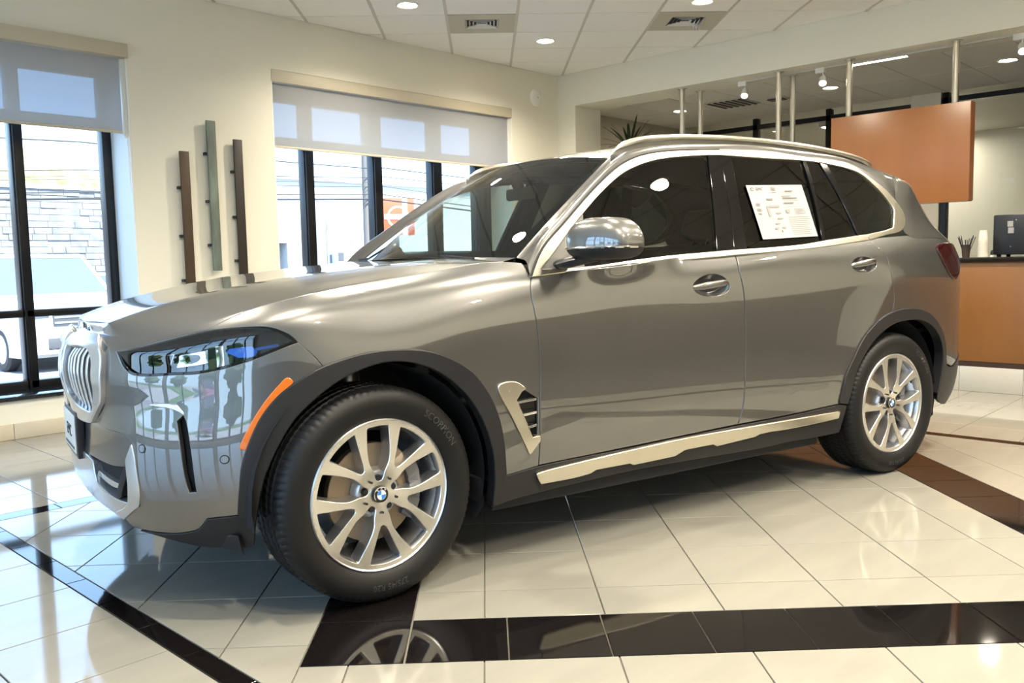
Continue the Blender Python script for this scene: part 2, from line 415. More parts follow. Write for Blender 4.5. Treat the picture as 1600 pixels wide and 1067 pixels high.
for i, (a, b) in enumerate(FW): window(3+i, 'y', a, b, X0-.02, [((a*2+b)/3, .08), ((a+2*b)/3, .08)], [(2.3, .07)], .08, 3.27)
for n, (a, b) in ((1, W1), (2, W2)):
    struct(box('trim_%d' % (1+n), a, b, -.025, .35, ZS-.03, ZS, M['sill_stone'], bev=.004))
    struct(box('trim_%d' % (3+n), b-.012, b, .002, .34, ZS, ZH, M['jamb']))
    struct(box('trim_%d' % (5+n), a, a+.012, .002, .34, ZS, ZH, M['jamb']))
bb = struct(box('baseboard_back', X0, 0, -.008, 0, 0, .108, M['grout']))
xs = [X0]+[-5.946+.6*k for k in range(-8, 10) if X0+.05 < -5.946+.6*k < -.05]+[-.001]
for a, b in zip(xs, xs[1:]): box('baseboard_tile', a+.0015, b-.0015, -.02, -.008, .001, .11, M['base_tile'], bb, bev=.002)

# back room beyond the soffit
struct(box('trim_8', .47, 7.5, Y0, .45, 3.08, 3.2, M['ceil_bar']))
ce2 = struct(box('ceiling_back', .47, 3.3, -9.2, .45, 3.066, 3.08, M['ceil_bar']))
t2 = [(q, 'ceil_tile') for q in cells(.47, 3.3, -9.2, .45, 1.22, .61, .9, -.2)]
lay(t2, ce2, 'ceiling_tile', .006, .012, 3.062, 60, flip=True)
wall('wall_side', [(.47, 7.5, .45, .6, -.1, 3.3)], mat('grey_beige_wall', (.50, .46, .38), .7))
wall('wall_far', [(7.4, 7.5, -9.2, .45, -.1, 3.3), (.47, 7.5, -9.4, -9.2, -.1, 3.3), (3.25, 3.45, -3.2, -2.86, -.1, 3.06)], M['wall'])
pt = struct(box('window_8', 3.27, 3.36, -9.2, .45, -.005, .09, M['frame']))
box('beam', 3.26, 3.36, -2.86, .45, 2.90, 2.965, M['frame'], pt); box('beam', 3.26, 3.36, -9.2, -3.2, 2.93, 2.99, M['frame'], pt)
for yy in (-.80, -1.83, -3.25, -4.9, -6.5): box('mullion', 3.26, 3.36, yy-.035, yy+.035, 0, 3.05, M['frame'], pt, bev=.005)
for ya, yb in ((-2.86, .45), (-9.2, -3.2)): pyd('pane', [(3.31, ya, .09), (3.31, yb, .09), (3.31, yb, 3.05), (3.31, ya, 3.05)], [(0, 1, 2, 3)], M['glass'], pt)
# ------------------------------------------------------------------ fittings of the showroom
def downlight(x, y, z, label, energy, vis=True, group=None, blend=.80, size=2.62):
    t = empty('downlight', (x, y, z)); tag(t, label, 'ceiling light', group)
    lathe('trim_ring', [(.098, 0), (.098, -.006), (.088, -.010), (.074, -.005), (.073, -.001), (.073, 0)], M['white'], t, 28)
    lathe('lamp_lens', [(0, -.0035), (.060, -.0035), (.073, -.0035), (.073, -.001), (0, -.001)], M['lamp'], t, 24)
    ld = bpy.data.lights.new('downlight_beam', 'SPOT'); ld.energy = energy; ld.color = (1, .90, .72); ld.spot_size = size; ld.spot_blend = blend; ld.shadow_soft_size = .065
    lo = bpy.data.objects.new('downlight_beam', ld); COL.objects.link(lo); lo.parent = t; lo.location = (0, 0, -.012)
    return t
DL = {(0, 0): 'round downlight near the left window, left of the square vent', (1, 0): 'round downlight in the ceiling above the car windscreen, near the corner', (1, 1): 'round downlight above the square vent with the curled louvre'}
for i in range(-4, 5):
    for j in range(-6, 6):
        p2 = -4.08*R2+CT*(4*i); q2 = -2.08*R2+CT*(4*j)          # the pattern seen: every second tile, staggered
        for dp, dq in ((0, 0), (2*CT, 2*CT)):
            x, y = cq_(p2+dp, q2+dq)
            if not (-6.6 < x < -.3 and Y0+.6 < y < -.35): continue
            if x < -4.2 and y > -1.6: continue
            key = None
            for nm, (sx, sy) in (((0, 0), (-3.078, -.999)), ((1, 0), (-1.364, -.997)), ((1, 1), (-1.285, -2.688))):
                if math.hypot(x-sx, y-sy) < .15: key = nm
            if key is None and in_view((x, y, CZ), 0): continue
            downlight(x, y, CZ, DL.get(key, 'round white downlight in the showroom ceiling outside the picture'), ENERGY_DL*(1.35 if y < -5.5 else 1), group=None if key else 'downlights outside the picture')
have = [tuple(round(c, 1) for c in o.location[:2]) for o in bpy.data.objects if o.name.startswith('downlight') and o.type == 'EMPTY']
for nm, (x, y) in (((0, 0), (-3.078, -.999)), ((1, 0), (-1.364, -.997)), ((1, 1), (-1.285, -2.688))):
    if not any(math.hypot(x-a, y-b) < .2 for a, b in have): downlight(x, y, CZ, DL[nm], ENERGY_DL)

for i, (vp, vq) in enumerate(vent_cells):
    x, y = cq_(vp, vq)
    t = empty('ceiling_vent', (x, y, CZ), math.radians(45))
    tag(t, ['square ceiling vent with straight louvres, left one of the two', 'square ceiling vent with a hanging white louvre, right one of the two'][i], 'ceiling vent')
    h = CT/2-.012
    bm = bmesh.new(); q = .15
    for b in ((-h, h, -h, -q, -.001, .012), (-h, h, q, h, -.001, .012), (-h, -q, -q, q, -.001, .012), (q, h, -q, q, -.001, .012)): bm_box(bm, *b)
    bmput('face_plate', bm, mat('vent_grey_%d' % i, (.52, .49, .40), .6), t)
    box('duct', -q, q, -q, q, .022, .03, M['dark'], t)
    for k in range(4):
        r = q-.008-k*.032
        bm = bmesh.new()
        for sx, sy in ((1, 0), (-1, 0), (0, 1), (0, -1)):
            if i == 1 and (sx, sy) == (0, -1) and k < 3: continue
            c = Vector((sx*r, sy*r, 0)); u = Vector((-sy, sx, 0)); n_ = Vector((sx, sy, 0))
            vs = [bm.verts.new(c+u*r*s1+n_*(-.007 if z_ else .004)+Vector((0, 0, .014 if z_ else -.003))) for s1, z_ in ((-1, 0), (1, 0), (.85, 1), (-.85, 1))]
            bm.faces.new(vs)
        bmput('louvre', bm, M['white'], t)
        if i == 1 and k < 3:
            bm = bmesh.new(); r2 = r
            vs = [bm.verts.new(v) for v in ((-r2, -r2, -.004), (r2, -r2, -.004), (r2*.9, -r2-.012, -.055), (-r2*.2, -r2-.004, -.02))]
            bm.faces.new(vs); bmput('louvre', bm, M['white'], t)

# roller shades
for n, (a, b), lab in ((1, W1, 'grey mesh roller shade half lowered in the far left window'), (2, W2, 'grey mesh roller shade half lowered in the window behind the windscreen')):
    t = empty('roller_shade', (b, 0, 2.8)); tag(t, lab, 'window shade')
    xr = b+.0 if n == 1 else b-.004
    o = box('fascia', a+.004-b, xr-b, -.035 if n == 1 else -.004, .075, -.058, .043, M['fascia'], t, bev=.003)
    fx1 = -.045
    bm = bmesh.new(); nx = 30
    vs = [[bm.verts.new((a-b+.03+(fx1-(a-b+.03))*i/nx, .036+.0015*math.sin(i*1.9), z)) for i in range(nx+1)] for z in (-.06, -.33, -.595)]
    for r in range(2):
        for i in range(nx): bm.faces.new((vs[r][i], vs[r][i+1], vs[r+1][i+1], vs[r+1][i]))
    bmput('shade_fabric', bm, M['fabric'], t, smooth=True)
    box('hem_bar', a-b+.03, fx1, .028, .046, -.612, -.592, M['fascia'], t, bev=.004)
    box('side_channel', -.040, -.012, .022, .055, -.62 if n == 1 else -.9, -.06, M['plastic_w'], t, bev=.003)
    tube('bead_chain', [(-.026, .008, -.06), (-.026, .004, -.9), (-.022, .0, -1.05), (-.018, .004, -.9), (-.018, .008, -.06)], .0022, M['plastic_w'], t, 6)
    lathe('chain_holder', [(0, -.012), (.014, -.012), (.016, 0), (.014, .012), (0, .012)], M['plastic_w'], t, 14, Matrix.Translation((-.03, .012, -.63)) @ Matrix.Rotation(PI/2, 4, 'X'))

# three boards on the wall
for x0, x1, z0, z1, mt_, lab, pegs in (
    (-4.648, -4.572, .92, 2.082, mat('dark_brown_patina', (.075, .045, .022), .5, noise=(7, .5, 6, (1, 1, .2))), 'dark brown wall board, leftmost of the three by the window', (1.80, 1.42, 1.07)),
    (-4.412, -4.337, 1.141, 2.342, mat('green_patina', (.20, .25, .21), .6, noise=(9, .6, 8, (1.2, 1, .25), (.07, .075, .06))), 'weathered green wall board, tallest of the three', (2.08, 1.70, 1.35)),
    (-4.181, -4.106, 1.0, 2.212, mat('black_brown_patina', (.032, .024, .018), .5, noise=(7, .4, 6, (1, 1, .2))), 'blackish brown wall board, rightmost of the three', (1.95, 1.58, 1.22))):
    t = empty('wall_board', ((x0+x1)/2, -.05, z0)); tag(t, lab, 'wall decoration')
    hw = (x1-x0)/2
    bm = bmesh.new(); bm_box(bm, -hw, hw, -.008, .012, 0, z1-z0, bev=.002)
    bmput('board', bm, mt_, t, angle=35)
    for z in pegs: box('standoff', -hw-.016, -hw+.03, .010, .05, z-z0-.011, z-z0+.011, M['plastic_k'], t, bev=.002)
t = empty('wall_alarm', (-.373, 0, 3.008)); tag(t, 'round white device high on the wall near the corner', 'wall device')  # round white alarm disc
RXm = Matrix.Rotation(PI/2, 4, 'X')
lathe('cover', [(0, .034), (.03, .034), (.075, .028), (.092, .016), (.096, 0), (0, 0)], M['plastic_w'], t, 32, RXm)
lathe('centre_button', [(0, .038), (.010, .038), (.012, .033), (0, .033)], M['fascia'], t, 16, RXm)

# posts under the soffit, brown hanging panel
for k, (x, y, z0, lab) in enumerate(((.11, -1.62, 1.13, 'slim steel post, leftmost of the front row below the soffit'), (.37, -1.68, 1.13, 'slim steel post just behind the leftmost front post'),
    (.11, -2.70, 1.13, 'slim steel post standing clear of the panel, second in the front row'), (.37, -2.72, 1.13, 'slim steel post close behind the second front post'),
    (.11, -3.385, 2.4155, 'steel rod holding the left end of the brown hanging panel'), (.11, -4.285, 2.4155, 'steel rod holding the right end of the brown hanging panel'))):
    t = empty('steel_post', (x, y, z0)); tag(t, lab, 'post', 'steel posts below the soffit')
    lathe('pole', [(.027, 0), (.027, 2.93-z0)], M['steel'], t, 20)
    lathe('ceiling_flange', [(.048, 2.93-z0-.006), (.048, 2.93-z0), (.0, 2.93-z0), (.0, 2.93-z0-.006)], M['steel'], t, 20)
t = empty('hanging_panel', (.05, -3.83, 1.6)); tag(t, 'orange brown panel hanging on rods above the counter', 'hanging panel')
bm = bmesh.new(); bm_box(bm, 0, .115, -.595, .585, 0, .815, bev=.004); bmput('panel', bm, M['orange'], t, angle=35)
box('edge_strip', -.001, .116, -.5975, -.5955, .002, .813, mat('orange_edge', (.36, .14, .05), .35), t)
box('bottom_edge', .002, .113, -.59, .58, -.006, 0, M['orange'], t)

# counter
t = empty('counter', (0, -4.0, 0)); tag(t, 'orange brown counter with black top and pale tiled foot', 'counter')
for ya, yb in ((-.885, 2.8), (-2.7, -.889), (-4.55, -2.704)): box('front_panel', 0, .02, ya, yb, .255, 1.085, M['counter'], t, bev=.002)
box('body', .02, .62, -4.55, 2.8, .25, 1.085, M['counter'], t)
box('kick_strip', .004, .62, -4.55, 2.8, .21, .255, mat('dark_brown_strip', (.03, .015, .01), .4), t)  # dark brown kick strip between body and foot tiles
box('countertop', -.03, .66, -4.57, 2.82, 1.086, 1.121, M['granite'], t, bev=.004)
y = 2.8
ys = [2.8, 2.32, 1.92, 1.52, 1.12, .72, .32, -.08, -.405, -.885, -1.29, -1.69, -2.09, -2.49, -2.89, -3.29, -3.69, -4.09, -4.55]
for a, b in zip(ys, ys[1:]): box('foot_tile', .0, .02, b+.0015, a-.0015, .001, .21, M['counter_base'], t, bev=.0015)

def cup(name, r0, r1, h, mt_, th=.002):
    return [(0, .001), (r0, 0), (r1, h), (r1+.002, h+.001), (r1+.001, h+.004), (r1-th, h+.003), (r0-th, .004), (0, .004)]
t = empty('straw_cup', (.2, -4.375, 1.121)); tag(t, 'dark brown cup full of black stir straws on the counter', 'cup')
lathe('cup', cup('c', .028, .037, .105, None), mat('brown_cup', (.045, .028, .020), .5), t, 24)
for k in range(16):
    a = k*2.4; r = .010+.016*((k*7) % 5)/5
    p0 = Vector((r*.5*math.cos(a), r*.5*math.sin(a), .006)); p1 = Vector((r*1.2*math.cos(a)+.03*math.cos(a*1.0), r*1.2*math.sin(a)+.045*math.sin(a), .15+.012*((k*5) % 4)))
    tube('straw', [p0, p1], .0028, M['plastic_k'], t, 6)
cupm = mat('paper_cup', (.72, .68, .60), .6, noise=(30, .12, 3))
CUPS = ['bottom cup of the stacked paper cups beside the black machine'] + ['paper cup number %s from the bottom of the stack by the machine' % s for s in ('two', 'three', 'four', 'five', 'six', 'seven', 'eight', 'nine', 'ten')]
cme = None
for k in range(10):
    z = 1.123+k*.0148
    M4 = Matrix.Translation((0, 0, .092)) @ Matrix.Rotation(PI, 4, 'X')
    if cme is None:
        o = lathe('paper_cup', cup('c', .028, .041, .088, None), cupm, None, 28, M4); cme = o.data
    else:
        o = bpy.data.objects.new('paper_cup', cme); COL.objects.link(o)
    o.location = (.2, -4.508, z); o.rotation_euler = (0, 0, k*.4); tag(o, CUPS[k], 'cup', 'stack of paper cups')
t = empty('coffee_machine', (.3, -4.86, 1.121)); tag(t, 'tall black coffee machine with two white stickers', 'coffee machine')
bm = bmesh.new(); bm_box(bm, -.02, .36, -.25, .30, .018, .352, bev=.012); bmput('housing', bm, M['plastic_k'], t, angle=40)
for yy in (-.2, .26):
    for xx in (.02, .32): lathe('foot', [(.016, 0), (.018, .018)], M['dark'], t, 12, Matrix.Translation((xx, yy, 0)))
for y0, z0 in ((.176, .250), (.170, .196)): box('sticker', -.0215, -.0195, y0-.026, y0+.016, z0, z0+.047, M['paper'], t)
for yy, zz in ((.128, .305), (.066, .305), (.165, .085)): lathe('screw', [(0, .002), (.004, .002), (.004, 0)], M['steel'], t, 10, Matrix.Translation((-.02, yy, zz)) @ Matrix.Rotation(-PI/2, 4, 'Y'))
box('latch', -.026, -.018, .03, .06, .045, .07, M['steel'], t, bev=.002)
t = empty('spray_bottle', (.22, -4.572, 1.121)); tag(t, 'small black bottle with white base between cups and machine', 'bottle')
lathe('bottle', [(0, 0), (.012, 0), (.013, .03), (.010, .05), (.005, .058), (0, .058)], M['plastic_k'], t, 16); lathe('base_ring', [(.0135, 0), (.0145, .018), (.013, .018)], M['plastic_w'], t, 16)

# track heads, rail and strip light below the soffit
for y, lab in ((-2.24, 'white track spotlight left of the second pair of posts'), (-3.05, 'white track spotlight between second posts and panel rod'), (-4.72, 'white track spotlight at the right edge of the picture')):
    t = empty('track_spotlight', (.26, y, 2.93)); tag(t, lab, 'spotlight')
    box('canopy', -.03, .03, -.045, .045, -.05, 0, M['plastic_w'], t, bev=.004)
    tube('arm', [(0, -.02, -.045), (0, -.022, -.085)], .007, M['plastic_w'], t, 8)
    Mh = Matrix.Translation((-.005, -.022, -.118)) @ Matrix.Rotation(math.radians(-140), 4, 'Y') @ Matrix.Rotation(.25, 4, 'X')
    lathe('head', [(0, -.05), (.024, -.05), (.03, -.03), (.036, .045), (.032, .045), (.026, .02), (0, .02)], M['plastic_w'], t, 20, Mh)
    lathe('bulb', [(0, .026), (.026, .026), (.026, .022), (0, .022)], M['lamp'], t, 18, Mh)
t = empty('track_rail', (.26, -3.6, 2.93)); tag(t, 'thin grey lighting track along the underside of the soffit', 'track'); box('rail', -.016, .016, -3.0, 1.4, -.014, 0, M['ceil_bar'], t)
t = empty('strip_light', (.33, -3.56, 2.93)); tag(t, 'slim lit strip light under the soffit above the panel', 'strip light'); box('housing', -.03, .03, -.26, .26, -.010, 0, M['plastic_w'], t); box('diffuser', -.02, .02, -.25, .25, -.014, -.010, M['tube_glow'], t)
for k, (x, y, lab) in enumerate(((1.95, -2.42, 'recessed downlight in the back room right of the posts'), (1.95, -.43, 'recessed downlight in the back room near the plant'), (1.95, -4.22, 'recessed downlight in the back room beyond the panel'))):
    downlight(x, y, 3.062, lab, 28)
for x, y, lab in ((1.95, -1.18, 'square return air vent in the back room ceiling'), (2.1, -1.72, 'small vent in the back room ceiling, right of the larger')):
    t = empty('back_vent', (x, y, 3.05)); tag(t, lab, 'ceiling vent'); s = .25 if y > -1.5 else .1
    box('plate', -s, s, -s, s, 0, .012, M['ceil_bar'], t)
    for k in range(6): box('louvre', -s+.03, s-.03, -s+.03+k*s*.33, -s+.055+k*s*.33, -.012, 0, M['plastic_k'], t)
for k, (x, y, lx, ly, lab) in enumerate(((5.0, -1.5, .6, .3, 'long fluorescent ceiling light seen through the glass behind the posts'), (6.2, -1.35, .35, .3, 'smaller fluorescent ceiling light deeper behind the glass'), (6.9, -2.0, .35, .3, 'fluorescent ceiling light deepest behind the glass'))):
    t = empty('fluorescent_light', (x, y, 3.0)); tag(t, lab, 'ceiling light'); box('housing', -lx, lx, -ly, ly, 0, .06, M['white'], t); box('diffuser', -lx+.03, lx-.03, -ly+.03, ly-.03, -.01, 0, M['tube_glow'], t)

# palm in the back corner
t = empty('potted_palm', (.95, -.35, 0)); tag(t, 'spiky leaved potted palm in the corner behind the car roof', 'plant')
lathe('pot', [(0, 0), (.16, 0), (.22, .38), (.235, .40), (.21, .40), (.19, .34), (0, .34)], mat('dark_pot', (.03, .028, .026), .5), t, 28)
tube('trunk', [(0, 0, .3), (.01, .01, 1.0), (-.02, .0, 1.9), (0, 0, 2.54)], [.05, .045, .04, .03], mat('palm_trunk', (.16, .11, .06), .8, noise=(30, .4)), t, 10)
lm_ = mat('palm_leaf', (.035, .06, .018), .45, noise=(8, .4))
for k in range(22):
    a = k*2.399; el = .35+.9*((k*5) % 9)/9; L_ = .44+.02*((k*3) % 6); bm = bmesh.new(); vs = []
    for i in range(7):
        tt = i/6; r = L_*tt; ww = .017*(math.sin(PI*min(1, tt*.85+.12))+.05)
        c = Vector((math.cos(a)*math.cos(el)*r, math.sin(a)*math.cos(el)*r, 2.50+math.sin(el)*r-.30*tt*tt*math.cos(el)*L_)); s = Vector((-math.sin(a), math.cos(a), 0))
        vs.append((bm.verts.new(c-s*ww), bm.verts.new(c+Vector((0, 0, -.004))), bm.verts.new(c+s*ww)))
    for i in range(6):
        bm.faces.new((vs[i][0], vs[i][1], vs[i+1][1], vs[i+1][0])); bm.faces.new((vs[i][1], vs[i][2], vs[i+1][2], vs[i+1][1]))
    bmput('leaf', bm, lm_, t, smooth=True)
# ------------------------------------------------------------------ the street outside
GZ = -.35
struct(box('ground', -60, 60, .6, 60, GZ-.1, GZ, mat('pale_asphalt', (.30, .30, .30), .9, noise=(3, .15, 6))))
struct(box('ground', -60, X0-.3, -40, .6, GZ-.1, GZ, mat('grey_asphalt', (.45, .45, .45), .9, noise=(3, .15, 6))))
o = box('lawn', -39, -27, -40, 20, GZ, GZ+.02, mat('lawn_green', (.10, .22, .04), .9, noise=(20, .5, 6))); tag(o, kind='stuff')
M['car_white'] = mat('white_car_paint', (.55, .55, .55), .3, coat=.5); M['car_dark'] = mat('dark_car_paint', (.03, .035, .05), .3, coat=1); M['car_red'] = mat('red_car_paint', (.4, .02, .02), .3, coat=1)
M['car_glass'] = mat('far_car_glass', (.09, .11, .13), .10); M['far_tyre'] = mat('far_tyre', (.03, .03, .03), .7); M['far_grey'] = mat('far_grey_trim', (.07, .075, .085), .4)
def parked(name, label, loc, rz, length, width, height, paint, suv=True, group=None):
    """a parked car: front towards -y at y=0"""
    t = empty(name, loc, rz); tag(t, label, 'car', group)
    hw = width/2; hh = height*(.64 if suv else .60); gc = .22
    # side profile (y back, z): body
    prof = [(0.03, gc+.12), (0, .55*hh), (.05, hh*.88), (.28, hh*.985), (length*.27, hh*1.0), (length*.97, hh*1.02), (length, hh*.7), (length*.98, gc+.05), (length*.5, gc), (.2, gc)]
    def loft(nm, prof, ws, mt_):
        bm = bmesh.new(); rings = []
        for wf, sc in ws:
            cy = sum(p[0] for p in prof)/len(prof); cz = sum(p[1] for p in prof)/len(prof)
            rings.append([bm.verts.new((wf*hw, cy+(p[0]-cy)*sc, cz+(p[1]-cz)*sc)) for p in prof])
        n = len(prof)
        for a, b in zip(rings, rings[1:]):
            for i in range(n): bm.faces.new((a[i], a[(i+1) % n], b[(i+1) % n], b[i]))
        bm.faces.new(rings[0][::-1]); bm.faces.new(rings[-1]); bmesh.ops.recalc_face_normals(bm, faces=bm.faces)
        return bmput(nm, bm, mt_, t, angle=32)
    body = loft('body', prof, [(-1, .965), (-.93, .995), (-.75, 1), (.75, 1), (.93, .995), (1, .965)], paint)
    y0, y1, y2, y3 = (length*.26, length*.38, length*.84, length*.96) if suv else (length*.28, length*.42, length*.70, length*.88)
    z0, z1 = hh*.985, height
    bm = bmesh.new()
    V_ = [bm.verts.new(v) for v in [(-hw*.90, y0, z0), (hw*.90, y0, z0), (hw*.72, y1, z1-.05), (-hw*.72, y1, z1-.05), (-hw*.90, y3, z0), (hw*.90, y3, z0), (hw*.72, y2, z1-.06), (-hw*.72, y2, z1-.06)]]
    for f in ((0, 1, 2, 3), (5, 4, 7, 6), (4, 0, 3, 7), (1, 5, 6, 2), (3, 2, 6, 7)): bm.faces.new([V_[i] for i in f])
    bmput('cabin_glass', bm, M['car_glass'], t)
    bm = bmesh.new(); bm_box(bm, -hw*.72, hw*.72, y1-.03, y2+.04, z1-.07, z1, bev=.03); bmput('roof', bm, paint, t, angle=40)
    for sx in (-1, 1):
        bm = bmesh.new(); bm_tube(bm, [(sx*hw*.905, y0-.02, z0-.02), (sx*hw*.725, y1, z1-.045)], .035, 8); bm_tube(bm, [(sx*hw*.905, y3, z0-.02), (sx*hw*.725, y2, z1-.05)], .045, 8); bmput('pillar', bm, paint, t, angle=50)
        ym = length*.52; bm = bmesh.new(); bm_tube(bm, [(sx*hw*.905, ym, z0), (sx*hw*.722, ym+.03, z1-.05)], .03, 8); bmput('pillar', bm, M['far_grey'], t, angle=50)
        bm = bmesh.new(); bm_box(bm, sx*hw*.97-.02+sx*.03, sx*hw*.97+.02+sx*.17, y0+.05, y0+.16, z0-.02, z0+.14, bev=.03); bmput('side_mirror', bm, paint, t, angle=40)
        for yy in (length*.18, length*.80):
            Mw = Matrix.Translation((sx*(hw-.10), yy, .34)) @ Matrix.Rotation(PI/2*sx, 4, 'Y')
            o = lathe('wheel', [(0, -.10), (.30, -.10), (.34, -.06), (.34, .07), (.30, .105), (.23, .105), (.22, .09), (0, .09)], M['far_tyre'], t, 24, Mw)
            lathe('rim', [(0, .108), (.05, .112), (.21, .098), (.22, .092), (0, .09)], M['alloy'], o, 20, Mw)
        bm = bmesh.new(); bm_box(bm, *sorted((sx*hw*.62, sx*hw*.93)), .02, .16, hh*.70, hh*.83, bev=.02); bmput('headlamp', bm, M['car_glass'], t, angle=40)
    gr = box('grille', -hw*.58, hw*.58, -.012, .08, hh*.60, hh*.84, M['far_grey'], t, bev=.01)
    for k in range(3): box('grille_bar', -hw*.57, hw*.57, -.022, -.008, hh*(.635+.07*k), hh*(.66+.07*k), M['alloy'], gr)
    box('lower_grille', -hw*.66, hw*.66, -.008, .06, gc+.14, gc+.14+.16, M['far_grey'], t, bev=.01)
    box('bumper', -hw*.93, hw*.93, -.03, .12, gc+.06, gc+.13, M['alloy'], t, bev=.02)
    o = box('number_plate', -.16, .16, -.028, -.02, hh*.50, hh*.60, M['plastic_w'], t)
    return t
parked('parked_suv', 'white off road car parked nose towards the left window', (-2.62, 7.2, GZ), math.radians(4), 4.9, 2.02, 1.80, M['car_white'])
parked('parked_car', 'small white car behind the white off road car, far left', (-2.2, 13.4, GZ), math.radians(-100), 4.5, 1.8, 1.45, M['car_white'], False)
parked('parked_car', 'dark car at the far left edge beyond the small white car', (-3.2, 17.5, GZ), math.radians(-100), 4.6, 1.8, 1.62, M['car_dark'], False)
parked('parked_car', 'white car parked in the dark doorway across the street', (8.6, 17.2, GZ+.05), math.radians(75), 4.5, 1.8, 1.45, M['car_white'], False)
parked('parked_car', 'red car on the road outside the picture, seen in the headlight', (-19, -9, GZ), math.radians(90), 4.5, 1.8, 1.5, M['car_red'], False)

# pale stone faced building on the left, blocks in courses
t = empty('stone_building', (-2, 24, GZ)); tag(t, 'long pale stone faced building behind the parked cars', 'building')
box('wall', -30, 6.5, .06, 6, 0, 4.2, mat('pale_stone', (.20, .20, .20), .9, noise=(2, .15, 8), bump=(2.5, .8, .2)), t)
V, F = [], []
rr = random.Random(3)
for r in range(20):
    x = -8-rr.random()*.6
    while x < 6.4:
        w_ = .35+rr.random()*.5; z = r*.21; d = rr.random()*.05; k = len(V)
        x2 = min(x+w_, 6.5)
        V += [(x+.008, .06-d, z+.008), (x2-.008, .06-d, z+.008), (x2-.008, .06-d, z+.202), (x+.008, .06-d, z+.202), (x, .07, z), (x2, .07, z), (x2, .07, z+.21), (x, .07, z+.21)]
        F += [(k, k+1, k+2, k+3), (k, k+4, k+5, k+1), (k+1, k+5, k+6, k+2), (k+2, k+6, k+7, k+3), (k+3, k+7, k+4, k)]; x = x2
st = pyd('stone_facing', V, F, mat('pale_stone_block', (.20, .205, .21), .9, noise=(3, .35, 6)), t); st['kind'] = 'stuff'
box('coping', -30, 6.6, -.05, .5, 4.2, 4.32, M['jamb'], t)

# white building across the street
t = empty('white_building', (6.6, 20.6, GZ)); tag(t, 'white building with grey panels and a dark doorway across the street', 'building')
M['bld'] = mat('white_render', (.50, .50, .50), .8); M['bldp'] = mat('pale_blue_panel', (.22, .26, .31), .5)
box('wall', 0, 2.0, 0, 8, 0, 4.6, M['bld'], t); box('wall', 2.75, 14, 0, 8, 0, 4.6, M['bld'], t); box('wall', 2.0, 2.75, 0, 8, 2.35, 4.6, M['bld'], t)
box('doorway', 2.0, 2.75, .9, 1, 0, 2.35, mat('dark_doorway', (.04, .06, .09), .6), t)
for a, b in ((3.6, 4.4), (4.42, 5.2)): box('panel', a, b, -.04, .02, 1.1, 3.35, M['bldp'], t, bev=.01)
box('panel', 5.55, 6.05, -.04, .02, 1.0, 3.40, M['bldp'], t, bev=.01); box('panel', .2, 1.9, -.04, .02, 1.2, 3.35, M['bldp'], t, bev=.01)
box('roof_edge', -.1, 14.1, -.2, .3, 4.6, 4.75, M['bld'], t)
t = empty('window_box_sign', (11.35, 20.3, GZ)); tag(t, 'small white post box with grey square on the pavement', 'post box')
box('post', -.05, .05, -.05, .05, 0, 1.6, M['bld'], t); box('head', -.24, .24, -.12, .12, 1.55, 2.1, M['bld'], t, bev=.02); box('grey_square', -.13, .13, -.135, -.12, 1.66, 1.98, M['far_grey'], t)
# glazed building
t = empty('glazed_building', (20.8, 29, GZ)); tag(t, 'building with green glazed front seen through the windscreen', 'building')
box('wall', 0, 16, .4, 8, 0, 4.6, M['bld'], t)
for i in range(9):
    for k in range(2):
        f = box('window', .25+i*1.5, 1.65+i*1.5, .3, .42, .5+k*1.75, 2.1+k*1.75, M['bld'], t); box('pane', .32+i*1.5, 1.58+i*1.5, .27, .31, .57+k*1.75, 2.03+k*1.75, mat('green_pane', (.20, .34, .29), .1) if i+k == 0 else bpy.data.materials['green_pane'], f)

# red sign with ring and bar
t = empty('dealer_sign', (12.28, 18.0, 2.2)); tag(t, 'red square sign with pale ring and name bar across the street', 'sign'); t.rotation_euler = (0, 0, math.radians(-28))
M['sign_red'] = mat('sign_red', (.55, .075, .025), .4); M['sign_w'] = mat('sign_white', (.85, .82, .80), .4)
box('board', -.66, .66, 0, .12, 0, 1.34, M['sign_red'], t, bev=.01)
box('stripe', .22, .40, -.008, .0, 0, 1.34, M['sign_w'], t)
bm = bmesh.new(); bm_lathe(bm, [(.335, -.012), (.40, -.012), (.40, .004), (.335, .004)], 40, Matrix.Translation((.06, 0, .66)) @ Matrix.Rotation(PI/2, 4, 'X'), close=True); bmesh.ops.recalc_face_normals(bm, faces=bm.faces); bmput('ring', bm, M['sign_w'], t)
box('name_bar', -.44, .56, -.03, -.008, .57, .75, M['sign_w'], t)
v, f = text_geo('NISSAN', .21, .003); v = np.c_[v[:, 0]+.06, -.034-v[:, 2], v[:, 1]+.655]; pyd('name', v, f, M['sign_red'], t)
box('post', -.08, .08, .02, .10, GZ-2.2, 0, M['far_grey'], t)
